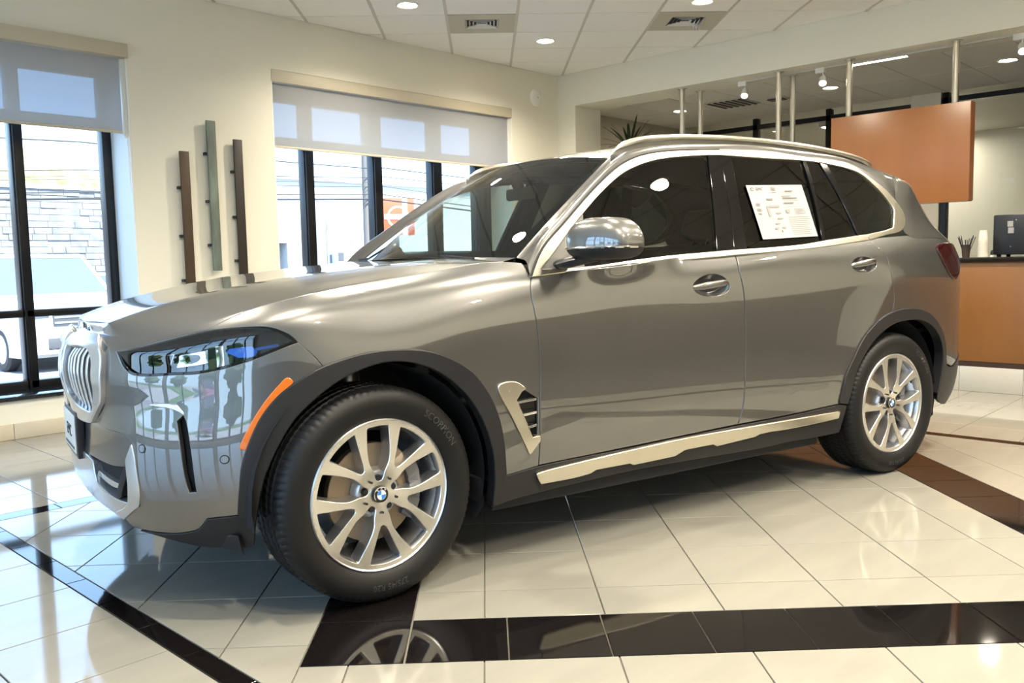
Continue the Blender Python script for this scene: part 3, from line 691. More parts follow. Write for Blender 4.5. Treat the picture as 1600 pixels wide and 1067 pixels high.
# lamp post, cables, trees
t = empty('utility_pole', (6.60, 12.3, GZ)); tag(t, 'utility pole behind the second mullion carrying the cables', 'pole'); lathe('pole', [(.12, 0), (.09, 7.5)], mat('pole_wood', (.12, .11, .10), .8), t, 12); box('crossarm', -.9, .9, -.05, .05, 6.6, 6.75, M['far_grey'], t)
for k, (z0, z1, r, sag, y) in enumerate(((3.72, 3.60, .016, .10, 12.0), (3.14, 3.02, .012, .10, 12.02), (3.02, 2.90, .006, .10, 12.04), (2.96, 2.84, .007, .10, 12.06), (2.72, 2.72, .014, .05, 12.08), (2.60, 2.62, .024, .04, 12.1))):
    zz = [3.75, 3.52, 3.40, 3.28, 3.06, 2.93][k]
    pts = [(-14+1.1*i, y, z0+(zz-z0)*(-14+1.1*i+1.3)/8.0+sag*(((i % 12)-6)**2/36-.5)) for i in range(20)]+[(6.65+1.6*i, y, zz+(-.05*i if k < 3 else -.10*i)) for i in range(9)]
    tag(tube('power_cable', pts, r, M['far_tyre'], None, 5), 'cable number %s from the top crossing the windows outside' % ('one', 'two', 'three', 'four', 'five', 'six')[k], 'cable', 'street cables')
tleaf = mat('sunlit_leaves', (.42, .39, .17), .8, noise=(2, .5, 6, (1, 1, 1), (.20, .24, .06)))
for k, (x, y, r, h) in enumerate(((-17, 38, 5, 5.6), (-5, 39, 5, 6.2), (7, 40, 5, 6.2), (19, 41, 5, 5.6), (31, 45, 5, 6.0), (-44, -30, 5, 4.5), (-45, -17, 5, 5), (-46, -4, 5, 4.5), (-44, 9, 5, 5))):
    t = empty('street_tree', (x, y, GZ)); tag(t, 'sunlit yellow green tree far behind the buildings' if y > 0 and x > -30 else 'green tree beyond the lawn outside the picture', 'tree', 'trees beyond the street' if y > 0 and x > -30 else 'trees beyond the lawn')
    lathe('trunk', [(.3, 0), (.2, h*.6)], M['far_tyre'], t, 8)
    bm = bmesh.new(); bmesh.ops.create_icosphere(bm, subdivisions=4, radius=1); rr2 = random.Random(k)
    ph = [rr2.random()*6 for _ in range(6)]
    for v in bm.verts:
        d = v.co.normalized(); q = 1+.16*math.sin(5*d.x+ph[0])*math.sin(4*d.y+ph[1])+.12*math.sin(9*d.z+ph[2]+4*d.x)+.07*math.sin(17*d.x+ph[3])*math.sin(15*d.y+ph[4])+.05*rr2.random()
        v.co = Vector((d.x*r*q, d.y*r*q*.7, h*.62+d.z*h*.5*q))
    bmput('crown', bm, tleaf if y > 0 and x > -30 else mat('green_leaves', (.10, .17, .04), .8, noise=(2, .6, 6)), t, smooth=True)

# ---- smooth surfaces of the car (metres, car frame: x back from front axle, y right, z up; near side is y<0)
def cspline(xs, ys):
    xs = np.asarray(xs, float); ys = np.asarray(ys, float)
    n = len(xs); h = np.diff(xs)
    A = np.zeros((n, n)); B = np.zeros((n,) + ys.shape[1:])
    A[0, 0] = A[-1, -1] = 1
    for i in range(1, n - 1):
        A[i, i-1] = h[i-1]; A[i, i] = 2*(h[i-1]+h[i]); A[i, i+1] = h[i]
        B[i] = 6*((ys[i+1]-ys[i])/h[i]-(ys[i]-ys[i-1])/h[i-1])
    M = np.linalg.solve(A, B.reshape(n, -1)).reshape(B.shape)
    def f(x):
        x = np.asarray(x, float)
        i = np.clip(np.searchsorted(xs, x)-1, 0, n-2)
        hh = h[i]; a = (xs[i+1]-x)/hh; b = (x-xs[i])/hh
        if ys.ndim > 1:
            sh = x.shape + (1,)*(ys.ndim-1)
            a = a.reshape(sh); b = b.reshape(sh); hh = hh.reshape(sh)
        return a*ys[i]+b*ys[i+1]+((a**3-a)*M[i]+(b**3-b)*M[i+1])*hh*hh/6
    return f

def pchip(xs, ys):
    # monotone cubic, no overshoot
    xs = np.asarray(xs, float); ys = np.asarray(ys, float)
    h = np.diff(xs); d = np.diff(ys)/h; m = np.zeros(len(xs))
    for i in range(1, len(xs)-1):
        if d[i-1]*d[i] > 0:
            w1 = 2*h[i]+h[i-1]; w2 = h[i]+2*h[i-1]
            m[i] = (w1+w2)/(w1/d[i-1]+w2/d[i])
    m[0] = d[0]; m[-1] = d[-1]
    def f(x):
        x = np.asarray(x, float); i = np.clip(np.searchsorted(xs, x)-1, 0, len(xs)-2)
        t = (x-xs[i])/h[i]
        return ((1+2*t)*(1-t)**2*ys[i]+t*(1-t)**2*h[i]*m[i]+t*t*(3-2*t)*ys[i+1]+t*t*(t-1)*h[i]*m[i+1])
    return f

# plan outline at the widest level, nose -> near side -> tail
PLAN = [(-.845,.16),(-.845,0),(-.838,-.2),(-.80,-.40),(-.725,-.58),(-.61,-.735),(-.44,-.865),(-.23,-.94),(0,-.972),(.4,-.985),(.85,-.985),(1.5,-.982),(2.1,-.985),(2.6,-.993),(3.0,-.997),
        (3.3,-.985),(3.54,-.955),(3.73,-.895),(3.87,-.77),(3.96,-.6),(4.01,-.4),(4.04,-.2),(4.05,0),(4.05,.2)]
PLAN = np.array(PLAN)
_pl = np.r_[0, np.cumsum(np.linalg.norm(np.diff(PLAN, axis=0), axis=1))]; _pl -= _pl[1]
PLANF = cspline(_pl, PLAN)
S_END = _pl[-2]
def plan_n(s):
    s = np.asarray(s, float); e = 1e-3
    d = PLANF(s+e)-PLANF(s-e); d /= np.linalg.norm(d, axis=-1, keepdims=True)
    return np.stack([d[..., 1], -d[..., 0]], -1)
def s_of_x(x):
    g = np.linspace(0, S_END, 1500); return np.interp(x, PLANF(g)[:, 0], g)

# vertical profiles: rows of (inset d, height z), 10 rows from sill to belt / hood edge
STN = [
 # s-x     rows
 (-.845, [(.10,.20),(.055,.28),(.03,.40),(.03,.52),(.035,.63),(.02,.72),(.008,.80),(.02,.87),(.045,.915),(.085,.945)]),
 (-.80,  [(.12,.20),(.06,.28),(.02,.40),(.015,.52),(.02,.63),(.02,.72),(.012,.80),(.022,.87),(.034,.91),(.072,.942)]),
 (-.66,  [(.10,.20),(.045,.29),(.0,.41),(-.012,.52),(-.01,.63),(.0,.72),(.003,.80),(.012,.86),(.020,.905),(.062,.948)]),
 (-.44,  [(.07,.20),(.03,.30),(.0,.42),(-.01,.53),(-.008,.64),(.0,.74),(.006,.83),(.012,.905),(.026,.965),(.088,1.018)]),
 (-.20,  [(.05,.21),(.02,.31),(.005,.43),(.0,.54),(.0,.66),(.004,.77),(.010,.87),(.020,.955),(.050,1.022),(.125,1.070)]),
 (.05,   [(.05,.22),(.03,.32),(.02,.44),(.015,.56),(.01,.69),(.008,.81),(.016,.915),(.045,1.0),(.10,1.07),(.185,1.104)]),
 (.35,   [(.06,.22),(.04,.33),(.025,.46),(.018,.59),(.014,.72),(.009,.84),(.010,.94),(.032,1.03),(.085,1.103),(.175,1.140)]),
 (.62,   [(.06,.22),(.045,.33),(.022,.47),(.012,.61),(.009,.74),(.006,.86),(.007,.955),(.018,1.035),(.055,1.108),(.135,1.165)]),
 (.80,   [(.06,.22),(.045,.33),(.020,.47),(.010,.61),(.007,.74),(.005,.86),(.006,.955),(.012,1.03),(.026,1.085),(.05,1.135)]),
 (1.5,   [(.06,.22),(.045,.33),(.020,.47),(.010,.61),(.006,.75),(.004,.88),(.006,.98),(.011,1.06),(.024,1.12),(.046,1.172)]),
 (2.1,   [(.06,.22),(.045,.33),(.020,.47),(.010,.62),(.006,.76),(.004,.90),(.006,1.01),(.013,1.09),(.027,1.155),(.05,1.207)]),
 (2.6,   [(.06,.22),(.04,.33),(.018,.48),(.010,.63),(.006,.78),(.004,.92),(.004,1.03),(.014,1.12),(.034,1.185),(.062,1.235)]),
 (3.0,   [(.06,.22),(.035,.34),(.024,.49),(.018,.65),(.012,.80),(.004,.94),(.0,1.05),(.016,1.14),(.04,1.205),(.07,1.255)]),
 (3.3,   [(.06,.24),(.03,.35),(.018,.50),(.012,.66),(.008,.81),(.004,.95),(.004,1.06),(.022,1.15),(.048,1.215),(.08,1.265)]),
 (3.6,   [(.07,.27),(.03,.37),(.012,.52),(.008,.67),(.006,.82),(.004,.96),(.010,1.07),(.03,1.15),(.055,1.21),(.085,1.255)]),
 (3.9,   [(.10,.30),(.04,.39),(.01,.53),(.008,.67),(.012,.82),(.014,.96),(.02,1.07),(.04,1.14),(.06,1.19),(.085,1.235)]),
 (4.03,  [(.12,.31),(.05,.40),(.01,.53),(.02,.67),(.035,.82),(.03,.96),(.03,1.06),(.045,1.12),(.06,1.17),(.08,1.215)]),
]
_ss = [0.0]+[float(s_of_x(a)) for a, _ in STN[1:-1]]+[float(S_END)]
_rows = np.array([r for _, r in STN])
_Tn = np.linspace(0, 1, 10)
_RS = cspline(_ss, _rows)            # along s -> (10,2)
_Bm = cspline(_Tn, np.eye(10))       # t basis
def L(s, t):
    s = np.asarray(s, float); t = np.asarray(t, float); s, t = np.broadcast_arrays(s, t)
    R = _RS(s); W = _Bm(t)
    d = (R[..., 0]*W).sum(-1); z = (R[..., 1]*W).sum(-1)
    p = PLANF(s); n = plan_n(s)
    return np.stack([p[..., 0]-n[..., 0]*d, p[..., 1]-n[..., 1]*d, z], -1)

# hood: z over (x,y) inside the shut line (the top edge of L)
_sh = np.linspace(0, float(s_of_x(.86)), 240)
_he = L(_sh, np.ones_like(_sh))
def hood_edge(x):
    return np.interp(x, _he[:, 0], -_he[:, 1]), np.interp(x, _he[:, 0], _he[:, 2])
HOOD_C = cspline([-.80,-.70,-.5,-.2,.1,.4,.62,.85], [.95,.998,1.052,1.105,1.143,1.172,1.188,1.20])
def hood(x, y):
    x = np.asarray(x, float); y = np.abs(np.asarray(y, float))
    ye, ze = hood_edge(x); zc = HOOD_C(x)
    yr = np.minimum(.36+.10*np.clip((x+.75)/1.3, 0, 1), np.maximum(ye-.03, .03))   # ridge
    rise = np.clip((x+.80)/.25, 0, 1)*.014*np.clip(1-(x+.1)/.9, 0, 1)
    zr = ze+(zc-ze)*.80+rise
    a = np.clip(y/yr, 0, 1); zi = zc+(zr-zc)*a**2.2
    b = np.clip((y-yr)/np.maximum(ye-yr, 1e-3), 0, 1.2); zo = zr+(ze-zr)*(b**1.25)
    k = .02                                                      # soft blend at the ridge
    w = np.clip((y-yr)/(2*k)+.5, 0, 1); w = w*w*(3-2*w)
    return zi*(1-w)+zo*w
def H(x, y):
    return np.stack([np.asarray(x, float)+0*np.asarray(y), np.asarray(y, float)+0*np.asarray(x), hood(x, y)], -1)

# side of the cabin
_xb = [.4,.62,.8,1.0,1.5,2.1,2.6,3.0,3.3,3.5,3.6]
_lb = L(np.array([float(s_of_x(a)) for a in _xb]), np.ones(len(_xb)))
_Yb = cspline([.8,1.5,2.1,2.6,3.0,3.3,3.6], [.935,.936,.935,.931,.927,.905,.868])
_Zb = cspline([.8,1.5,2.1,2.6,3.0,3.3,3.6], [1.135,1.172,1.207,1.235,1.255,1.265,1.255])
def G(x, z):
    x = np.asarray(x, float); z = np.asarray(z, float); h = z-_Zb(x)
    y = _Yb(x)-.38*h-.11*h*h
    return np.stack([x+0*z, -y, z+0*x], -1)

# windscreen (v up, w across) and roof
_wc = cspline([0, .25, .5, .75, 1], [(.54, 1.188), (.703, 1.308), (.885, 1.432), (1.07, 1.551), (1.25, 1.657)])
_wh = cspline([0, .5, 1], [.775, .690, .570])
def W(v, w):
    v = np.asarray(v, float); w = np.asarray(w, float); v, w = np.broadcast_arrays(v, w)
    c = _wc(v); kx = .16-.05*v; kz = .012+.018*v
    return np.stack([c[..., 0]+kx*w*w, _wh(v)*w, c[..., 1]-kz*w*w], -1)
_rz = cspline([1.25, 1.5, 1.9, 2.3, 2.7, 3.0, 3.28, 3.5, 3.65], [1.657, 1.705, 1.742, 1.752, 1.742, 1.722, 1.695, 1.663, 1.634])
_rh = cspline([1.25, 1.6, 2.2, 2.8, 3.3, 3.65], [.575, .60, .615, .61, .59, .56])
def ROOF(x, w):
    x = np.asarray(x, float); w = np.asarray(w, float); x, w = np.broadcast_arrays(x, w)
    k = .11*np.clip((1.65-x)/.4, 0, 1)**2
    return np.stack([x+k*w*w, _rh(x)*w, _rz(x)-.026*w*w-.010*w**6], -1)

# outlines of the panels on the body surfaces
D = {
'front_bumper':[(0.3467,0.4526,1),(0.4448,0.4411),(0.5402,0.4377),(0.5939,0.4287),(0.6205,0.4071,1),(0.6327,0.3533),(0.6354,0.2421),(0.6154,0.1976,1),(0.4842,0.1368,1),(0.5046,0.1047,1),(0.5488,0.1029),(0.6595,0.1024),(0.7332,0.1045),(0.7967,0.1142),(0.8382,0.126),(0.8783,0.1617,1),(0.9877,0.1684,1),(1.0002,0.2516),(1.0131,0.3337),(1.0336,0.3946),(1.0784,0.4844),(1.141,0.5547),(1.2224,0.5989),(1.2801,0.6189,1),(1.2486,0.6712),(1.2014,0.7416,1),(1.1271,0.7255),(1.0457,0.7068),(0.9639,0.6936),(0.8802,0.6884),(0.7911,0.6976),(0.6466,0.7011),(0.616,0.71),(0.5735,0.7509),(0.5314,0.8546,1),(0.4547,0.8125,1),(0.4653,0.6413),(0.4507,0.5623),(0.4215,0.5143)],
'slot':[(0.8015,0.4973,1),(0.8259,0.5216,1),(0.8372,0.4962),(0.8524,0.3899),(0.8592,0.2765),(0.8601,0.2487,1),(0.8316,0.247,1),(0.8219,0.3052),(0.814,0.401)],
'plate_panel':[(0.1855,0.4415,1),(0.3464,0.45),(0.4448,0.4387),(0.5402,0.4354),(0.5939,0.4265),(0.6154,0.4045,1),(0.5903,0.3658),(0.5562,0.3214,1),(0.4828,0.3161),(0.3602,0.3178),(0.2241,0.3194,1)],
'side_trim':[(0.6204,0.4049,1),(0.6327,0.3533),(0.6354,0.2421),(0.6154,0.1976,1),(0.4871,0.1396,1),(0.4351,0.1537,1),(0.5543,0.1986),(0.5827,0.2548),(0.5851,0.3484,1)],
'intake':[(0.3173,0.3073,1),(0.4362,0.3074),(0.5512,0.3122,1),(0.5893,0.3552,1),(0.5827,0.2548),(0.5543,0.1986),(0.4709,0.2042),(0.3358,0.2361,1)],
'strut':[(0.4725,0.2065,1),(0.5034,0.2122,1),(0.585,0.3141,1),(0.5893,0.3552,1),(0.5557,0.3171,1)],
'bar':[(0.3455,0.2732,1),(0.4786,0.2536),(0.5137,0.2515,1),(0.5103,0.2426,1),(0.4535,0.2398),(0.3471,0.2587,1)],
'headlight':[(1.2015,0.7445,1),(1.1271,0.7255),(1.0457,0.7068),(0.9639,0.6936),(0.8802,0.6884),(0.7911,0.6976),(0.6466,0.7011),(0.616,0.71),(0.5735,0.7509),(0.531,0.8577,1),(0.6452,0.924),(0.772,0.9539),(0.8838,0.9486),(0.9608,0.924),(1.0482,0.889),(1.0898,0.8698),(1.1304,0.8383),(1.1781,0.7823)],
'amber':[(1.1614,0.6087),(1.1769,0.591),(1.1643,0.5798),(1.1119,0.5281),(1.07,0.4703),(1.0383,0.4128),(1.0234,0.3853),(1.0079,0.3909),(1.0168,0.415),(1.0505,0.4774),(1.0966,0.5447),(1.1384,0.5901)],
'fender':[(1.2013,0.7388,1),(1.2486,0.6712),(1.2801,0.6189,1),(1.3989,0.6279),(1.5368,0.6139),(1.6522,0.5874),(1.7428,0.545),(1.8374,0.4773),(1.9096,0.3852),(1.9506,0.2875),(1.9811,0.1368,1),(2.1342,0.1496,1),(2.1306,0.2295),(2.128,0.325),(2.1278,0.4515),(2.1268,0.5296),(2.1165,0.6251),(2.1021,0.7667),(2.105,0.8236),(2.1236,0.8925,1)],
'fender_top':[(1.1781,0.7823),(1.1304,0.8383),(1.0898,0.8698),(1.0482,0.889),(0.9608,0.924),(0.8838,0.9486,1)],
'vent_trim':[(1.9404,0.4234),(1.9599,0.4309),(2.0147,0.4263),(2.0573,0.4021,1),(2.04,0.3979,1),(2.014,0.3702,1),(2.0896,0.2417,1),(2.1245,0.2438,1),(2.1254,0.231,1),(2.0849,0.1955,1),(2.0095,0.3069)],
'vent_grille':[(2.04,0.3979,1),(2.0587,0.3998,1),(2.1197,0.365,1),(2.1219,0.246,1),(2.0896,0.2417,1),(2.014,0.3671,1)],
'vent_slat0':[(2.0182,0.3614,1),(2.1094,0.3629,1),(2.1108,0.3586,1),(2.0239,0.3565,1)],
'vent_slat1':[(2.0409,0.3177,1),(2.1108,0.3217,1),(2.1123,0.3164,1),(2.0467,0.3129,1)],
'vent_slat2':[(2.0632,0.2761,1),(2.1115,0.2816,1),(2.1131,0.2764,1),(2.0692,0.2714,1)],
'front_door':[(3.2434,0.9623,1),(2.6329,1.0352),(2.3415,1.0048),(2.1236,0.8925,1),(2.105,0.8236),(2.1021,0.7667),(2.1165,0.6251),(2.1268,0.5296),(2.1278,0.4515),(2.128,0.325),(2.1306,0.2295),(2.1342,0.1496,1),(2.6558,0.1584),(3.251,0.1693,1),(3.2718,0.246),(3.2734,0.3135),(3.2698,0.467),(3.265,0.5744),(3.2575,0.6947),(3.24,0.8305)],
'rear_door':[(4.2369,0.9942,1),(3.7797,0.9674),(3.2452,0.9683,1),(3.24,0.8305),(3.2575,0.6947),(3.265,0.5744),(3.2698,0.467),(3.2734,0.3135),(3.2718,0.246),(3.251,0.1693,1),(3.5872,0.1729),(3.9679,0.1801,1),(4.0,0.2919),(4.0374,0.3324),(4.1096,0.4017),(4.1855,0.4458),(4.2639,0.4765),(4.3699,0.4965,1),(4.3798,0.5431),(4.3627,0.6063),(4.3411,0.6983),(4.3269,0.8093),(4.2745,0.9068)],
'quarter':[(4.2369,0.9942,1),(4.2745,0.9068),(4.3269,0.8093),(4.3411,0.6983),(4.3627,0.6063),(4.3798,0.5431),(4.3699,0.4965,1),(4.4817,0.5004),(4.5913,0.4933),(4.6792,0.4773),(4.7635,0.4479),(4.8332,0.4085),(4.8853,0.365),(4.9226,0.3069),(4.9423,0.2464,1)],
'arch_front':[(0.9877,0.1684,1),(1.0002,0.2516),(1.0131,0.3337),(1.0336,0.3946),(1.0784,0.4844),(1.141,0.5547),(1.2224,0.5989),(1.2801,0.6189),(1.3989,0.6279),(1.5368,0.6139),(1.6522,0.5874),(1.7428,0.545),(1.8374,0.4773),(1.9096,0.3852),(1.9506,0.2875),(1.9811,0.1368,1),(1.9329,0.0346,1),(1.9337,0.1338),(1.919,0.2207),(1.8762,0.3241),(1.8207,0.4064),(1.7422,0.4805),(1.6658,0.5313),(1.5706,0.5713),(1.4789,0.5873),(1.3963,0.5811),(1.3291,0.5652),(1.2503,0.5247),(1.1734,0.4625),(1.1156,0.3791),(1.0762,0.2944),(1.0482,0.1942),(1.0352,0.1413,1)],
'arch_rear':[(3.9656,0.1875,1),(4.0,0.2919),(4.0374,0.3324),(4.1096,0.4017),(4.1855,0.4458),(4.2639,0.4765),(4.3615,0.4958),(4.4817,0.5004),(4.5913,0.4933),(4.6792,0.4773),(4.7635,0.4479),(4.8332,0.4085),(4.8853,0.365),(4.9226,0.3069),(4.9423,0.2464,1),(4.8662,0.1287,1),(4.8898,0.2105),(4.8938,0.2863),(4.8651,0.343),(4.8026,0.3909),(4.715,0.4301),(4.6162,0.4511),(4.5242,0.4571),(4.385,0.4518),(4.2701,0.4238),(4.1912,0.3906),(4.1154,0.3398),(4.0652,0.2861),(4.0258,0.1796,1)],
'sill':[(1.9812,0.1357,1),(2.1345,0.1475),(2.6565,0.155),(3.252,0.1656),(3.5884,0.1691),(3.9679,0.1801,1),(4.0263,0.1699,1),(4.0003,0.0556,1),(3.8874,0.0529),(3.6171,0.0545),(3.482,0.0484),(2.6181,0.065),(2.0197,0.0428),(1.9389,0.0308,1),(1.936,0.1069,1)],
'sill_trim':[(2.1202,0.129,1),(2.1624,0.1333),(2.7922,0.1556),(3.4574,0.1578),(3.9557,0.157,1),(3.9534,0.1343,1),(3.6009,0.1276),(3.5195,0.1279,1),(3.4655,0.1296),(3.3869,0.1274,1),(3.3584,0.1198,1),(3.1119,0.1101,1),(3.085,0.1213,1),(2.9068,0.1199,1),(2.8526,0.1023,1),(2.6171,0.0991,1),(2.5943,0.1086,1),(2.4122,0.1088,1),(2.3804,0.0985,1),(2.3091,0.094),(2.1423,0.0947,1)],
'bowl1':[(2.9406,0.7568),(2.9749,0.8002),(3.0329,0.8272),(3.0961,0.8226),(3.1484,0.7858),(3.1731,0.736),(3.1674,0.7051),(3.1341,0.683),(3.0698,0.6763),(2.9995,0.6901),(2.9541,0.7196)],
'bowl2':[(4.0345,0.7811),(4.0751,0.8207),(4.1339,0.8299),(4.197,0.8094),(4.2331,0.7696),(4.2299,0.7399),(4.1899,0.7156),(4.1334,0.7131),(4.0741,0.7244),(4.0373,0.7502)],
'sensor1':[(0.6663,0.3939)],
'sensor2':[(0.957,0.3574)],
'handle1':[(2.9475,0.7437),(3.0573,0.7499),(3.162,0.7538)],
'handle2':[(4.0446,0.7665),(4.1425,0.7741),(4.2324,0.7789)],
'brow':[(0.6994,0.5636,1),(0.7705,0.5644),(0.8055,0.5549,1),(0.8304,0.5201,1),(0.8192,0.5308),(0.7776,0.5508)],
'front_cladding':[(0.5455,0.0993,1),(0.6575,0.0993),(0.7317,0.1016),(0.7958,0.1116),(0.8375,0.1236),(0.8778,0.1596,1),(0.9875,0.1663,1),(1.0352,0.1413,1),(1.0222,0.059,1),(1.0027,0.0489),(0.8953,0.0497),(0.8188,0.0527),(0.6181,0.0915)],
'blue1':[(0.9672,0.7729,1),(0.9779,0.7864,1),(1.0514,0.7718,1),(1.0689,0.7409,1),(1.0583,0.7234,1),(1.0056,0.7334,1)],
'blue2':[(1.0592,0.7594,1),(1.1362,0.7545,1),(1.1379,0.7451,1),(1.0671,0.749,1)],
'chrome':[(0.9304,0.8221,1),(0.9555,0.8146,1),(0.958,0.7072,1),(0.9351,0.707,1)],
'proj1':[(0.6935,0.8031)],
'proj2':[(0.836,0.7782)],
'rear_bumper_px':[(4.8786,0.105,1),(4.8677,0.1344,1),(4.8983,0.2247),(4.9426,0.2451,1),(5.0439,0.2257)],
'lampL':[(4.8493,0.8383),(4.8878,0.8613),(5.1211,0.8904)],
'grille_in':[(0.1526,0.8207),(0.2689,0.8369),(0.3529,0.8309),(0.3882,0.7853),(0.4056,0.7441),(0.4225,0.6675),(0.3932,0.5483),(0.366,0.498),(0.2882,0.4956),(0.1651,0.5101),(0.0994,0.5316)],
'hoodline':[(0.0564,0.8741),(0.1055,0.9289),(0.2529,0.9594),(0.3646,0.9478),(0.5306,0.8608),(0.6443,0.9268),(0.7208,0.9531),(0.7712,0.9565),(0.8833,0.951),(0.9739,0.9819),(1.0689,1.0002),(1.1484,0.9994),(1.2293,0.9979)],
'grille_out':[(0.0666,0.8867,1),(0.1307,0.938),(0.2529,0.9594),(0.3366,0.9555),(0.3776,0.944,1),(0.451,0.8289),(0.4684,0.7057),(0.4596,0.6094),(0.441,0.552,1),(0.3469,0.4552,1),(0.2772,0.4506),(0.1886,0.4511)],
'vent_bevel':[(1.9834,0.4035,1),(2.0472,0.4033,1),(2.04,0.3979,1),(2.014,0.3702,1),(2.0896,0.2417,1),(2.0825,0.2386,1)],
'trim_front':[(0.6561,1.1069,1),(0.7315,1.2046),(0.8517,1.2975),(0.9779,1.39),(1.1322,1.4954),(1.2654,1.5706),(1.3917,1.6153),(1.4928,1.6351),(1.6419,1.6517),(1.8962,1.668,1),(1.8841,1.6438,1),(1.8122,1.6403),(1.5802,1.6184),(1.425,1.5906),(1.2699,1.5381),(1.1149,1.4496),(0.9822,1.3557),(0.8962,1.2899),(0.7787,1.1916),(0.704,1.1313,1),(0.9163,1.1353),(1.2158,1.1607),(1.3982,1.1741),(1.7774,1.1947,1),(1.7773,1.1745,1),(1.2104,1.1449),(0.8975,1.1256)],
'trim_rear':[(1.8988,1.6681,1),(2.2396,1.6779),(2.4441,1.6634),(2.6299,1.6518,1),(2.6108,1.6407,1),(2.4672,1.6443),(2.1976,1.6431),(1.8867,1.644,1)],
'trim_rear_low':[(1.7796,1.175,1),(1.7814,1.1946,1),(2.2111,1.213),(2.4602,1.2365),(2.7619,1.2632,1),(2.7753,1.2384,1),(2.3227,1.2013)],
'trim_quarter':[(2.6391,1.6505,1),(2.8609,1.6221),(2.9691,1.5737),(3.1053,1.4812),(3.1693,1.3857),(3.1549,1.3346),(3.0875,1.289),(2.9246,1.2631),(2.7814,1.24,1),(2.7671,1.2632,1),(2.9368,1.285),(3.0184,1.3007,1),(3.0558,1.3474),(3.0877,1.393,1),(3.0801,1.4243),(3.0428,1.4795),(2.9693,1.5473),(2.9113,1.5891),(2.7952,1.6193),(2.6175,1.6393,1)],
'sail':[(0.704,1.1313,1),(0.7787,1.1916),(0.8962,1.2899),(0.9822,1.3557,1),(0.9178,1.1353,1)],
'front_window':[(0.9822,1.3557,1),(1.1149,1.4496),(1.2699,1.5381),(1.425,1.5906),(1.5802,1.6184),(1.8122,1.6403,1),(1.6716,1.1901,1),(1.3982,1.1741),(1.2158,1.1607),(0.9178,1.1353,1)],
'pillar_front':[(1.8122,1.6403,1),(1.8841,1.6438,1),(1.8543,1.496),(1.8163,1.3304),(1.7754,1.1947,1),(1.6716,1.1901,1)],
'pillar_rear':[(1.8884,1.644,1),(1.9643,1.644,1),(1.9202,1.4674),(1.8643,1.201,1),(1.7802,1.1946,1),(1.8205,1.3305),(1.8585,1.4962)],
'rear_window':[(1.9643,1.644,1),(2.1976,1.6431),(2.4722,1.6445,1),(2.4464,1.4485),(2.4044,1.232,1),(2.1882,1.2132),(1.8643,1.201,1),(1.9202,1.4674)],
'divider':[(2.4722,1.6445,1),(2.4953,1.6422,1),(2.4711,1.449),(2.4294,1.2335,1),(2.4044,1.232,1),(2.4464,1.4485)],
'fixed_window':[(2.4953,1.6422,1),(2.6031,1.6403,1),(2.6627,1.4532),(2.703,1.26,1),(2.4294,1.2335,1),(2.4711,1.449)],
'pillar_quarter':[(2.6031,1.6403,1),(2.6567,1.629,1),(2.7093,1.4542),(2.754,1.2632,1),(2.703,1.26,1),(2.6627,1.4532)],
'quarter_window':[(2.6567,1.629,1),(2.7941,1.6175),(2.9113,1.5891),(2.9693,1.5473),(3.0428,1.4795),(3.0801,1.4243),(3.0877,1.393,1),(3.0558,1.3474),(3.0184,1.3007,1),(2.9368,1.285),(2.754,1.2632,1),(2.7093,1.4542)],
'paper':[(1.9869,1.5,1),(2.3899,1.5142,1),(2.3829,1.2573,1),(1.9837,1.2425,1)],
'cD':[(0.6561,1.1069),(0.7315,1.2046),(0.8517,1.2975),(0.9779,1.39),(1.1322,1.4954),(1.2654,1.5706),(1.3917,1.6153),(1.4928,1.6351),(1.6419,1.6517),(1.8919,1.6678),(2.2396,1.6779),(2.4441,1.6634),(2.635,1.652),(2.8609,1.6221),(2.9691,1.5737),(3.1053,1.4812),(3.1693,1.3857)],
}
# ------------------------------------------------------------------ panel builder
def dens(pts, step):
    """closed outline: points with a third value are corners, smooth between them"""
    n = len(pts); P = [np.array(p[:2], float) for p in pts]; C = [len(p) > 2 for p in pts]; out = []
    for i in range(n):
        p1, p2 = P[i], P[(i+1) % n]
        p0 = P[i-1] if not C[i] else 2*p1-p2
        p3 = P[(i+2) % n] if not C[(i+1) % n] else 2*p2-p1
        l = np.linalg.norm(p2-p1); k = max(1, int(math.ceil(l/step)))
        al = .5; t0 = 0; t1 = t0+max(np.linalg.norm(p1-p0), 1e-6)**al; t2 = t1+max(l, 1e-6)**al; t3 = t2+max(np.linalg.norm(p3-p2), 1e-6)**al
        for j in range(k):
            t = t1+(t2-t1)*j/k
            A1 = (t1-t)/(t1-t0)*p0+(t-t0)/(t1-t0)*p1; A2 = (t2-t)/(t2-t1)*p1+(t-t1)/(t2-t1)*p2; A3 = (t3-t)/(t3-t2)*p2+(t-t2)/(t3-t2)*p3
            B1 = (t2-t)/(t2-t0)*A1+(t-t0)/(t2-t0)*A2; B2 = (t3-t)/(t3-t1)*A2+(t-t1)/(t3-t1)*A3
            out.append((t2-t)/(t2-t1)*B1+(t-t1)/(t2-t1)*B2)
    return np.array(out)
def parea(p): return .5*float(np.sum(p[:, 0]*np.roll(p[:, 1], -1)-np.roll(p[:, 0], -1)*p[:, 1]))
def normals2(p):
    d = np.roll(p, -1, 0)-p; d /= np.maximum(np.linalg.norm(d, axis=1, keepdims=True), 1e-9)
    nn = np.stack([d[:, 1], -d[:, 0]], 1); a = np.roll(nn, 1, 0)+nn
    l = np.linalg.norm(a, axis=1, keepdims=True); a = a/np.maximum(l, 1e-6); c = np.clip((a*nn).sum(1, keepdims=True), .45, 1)
    return a/c, a
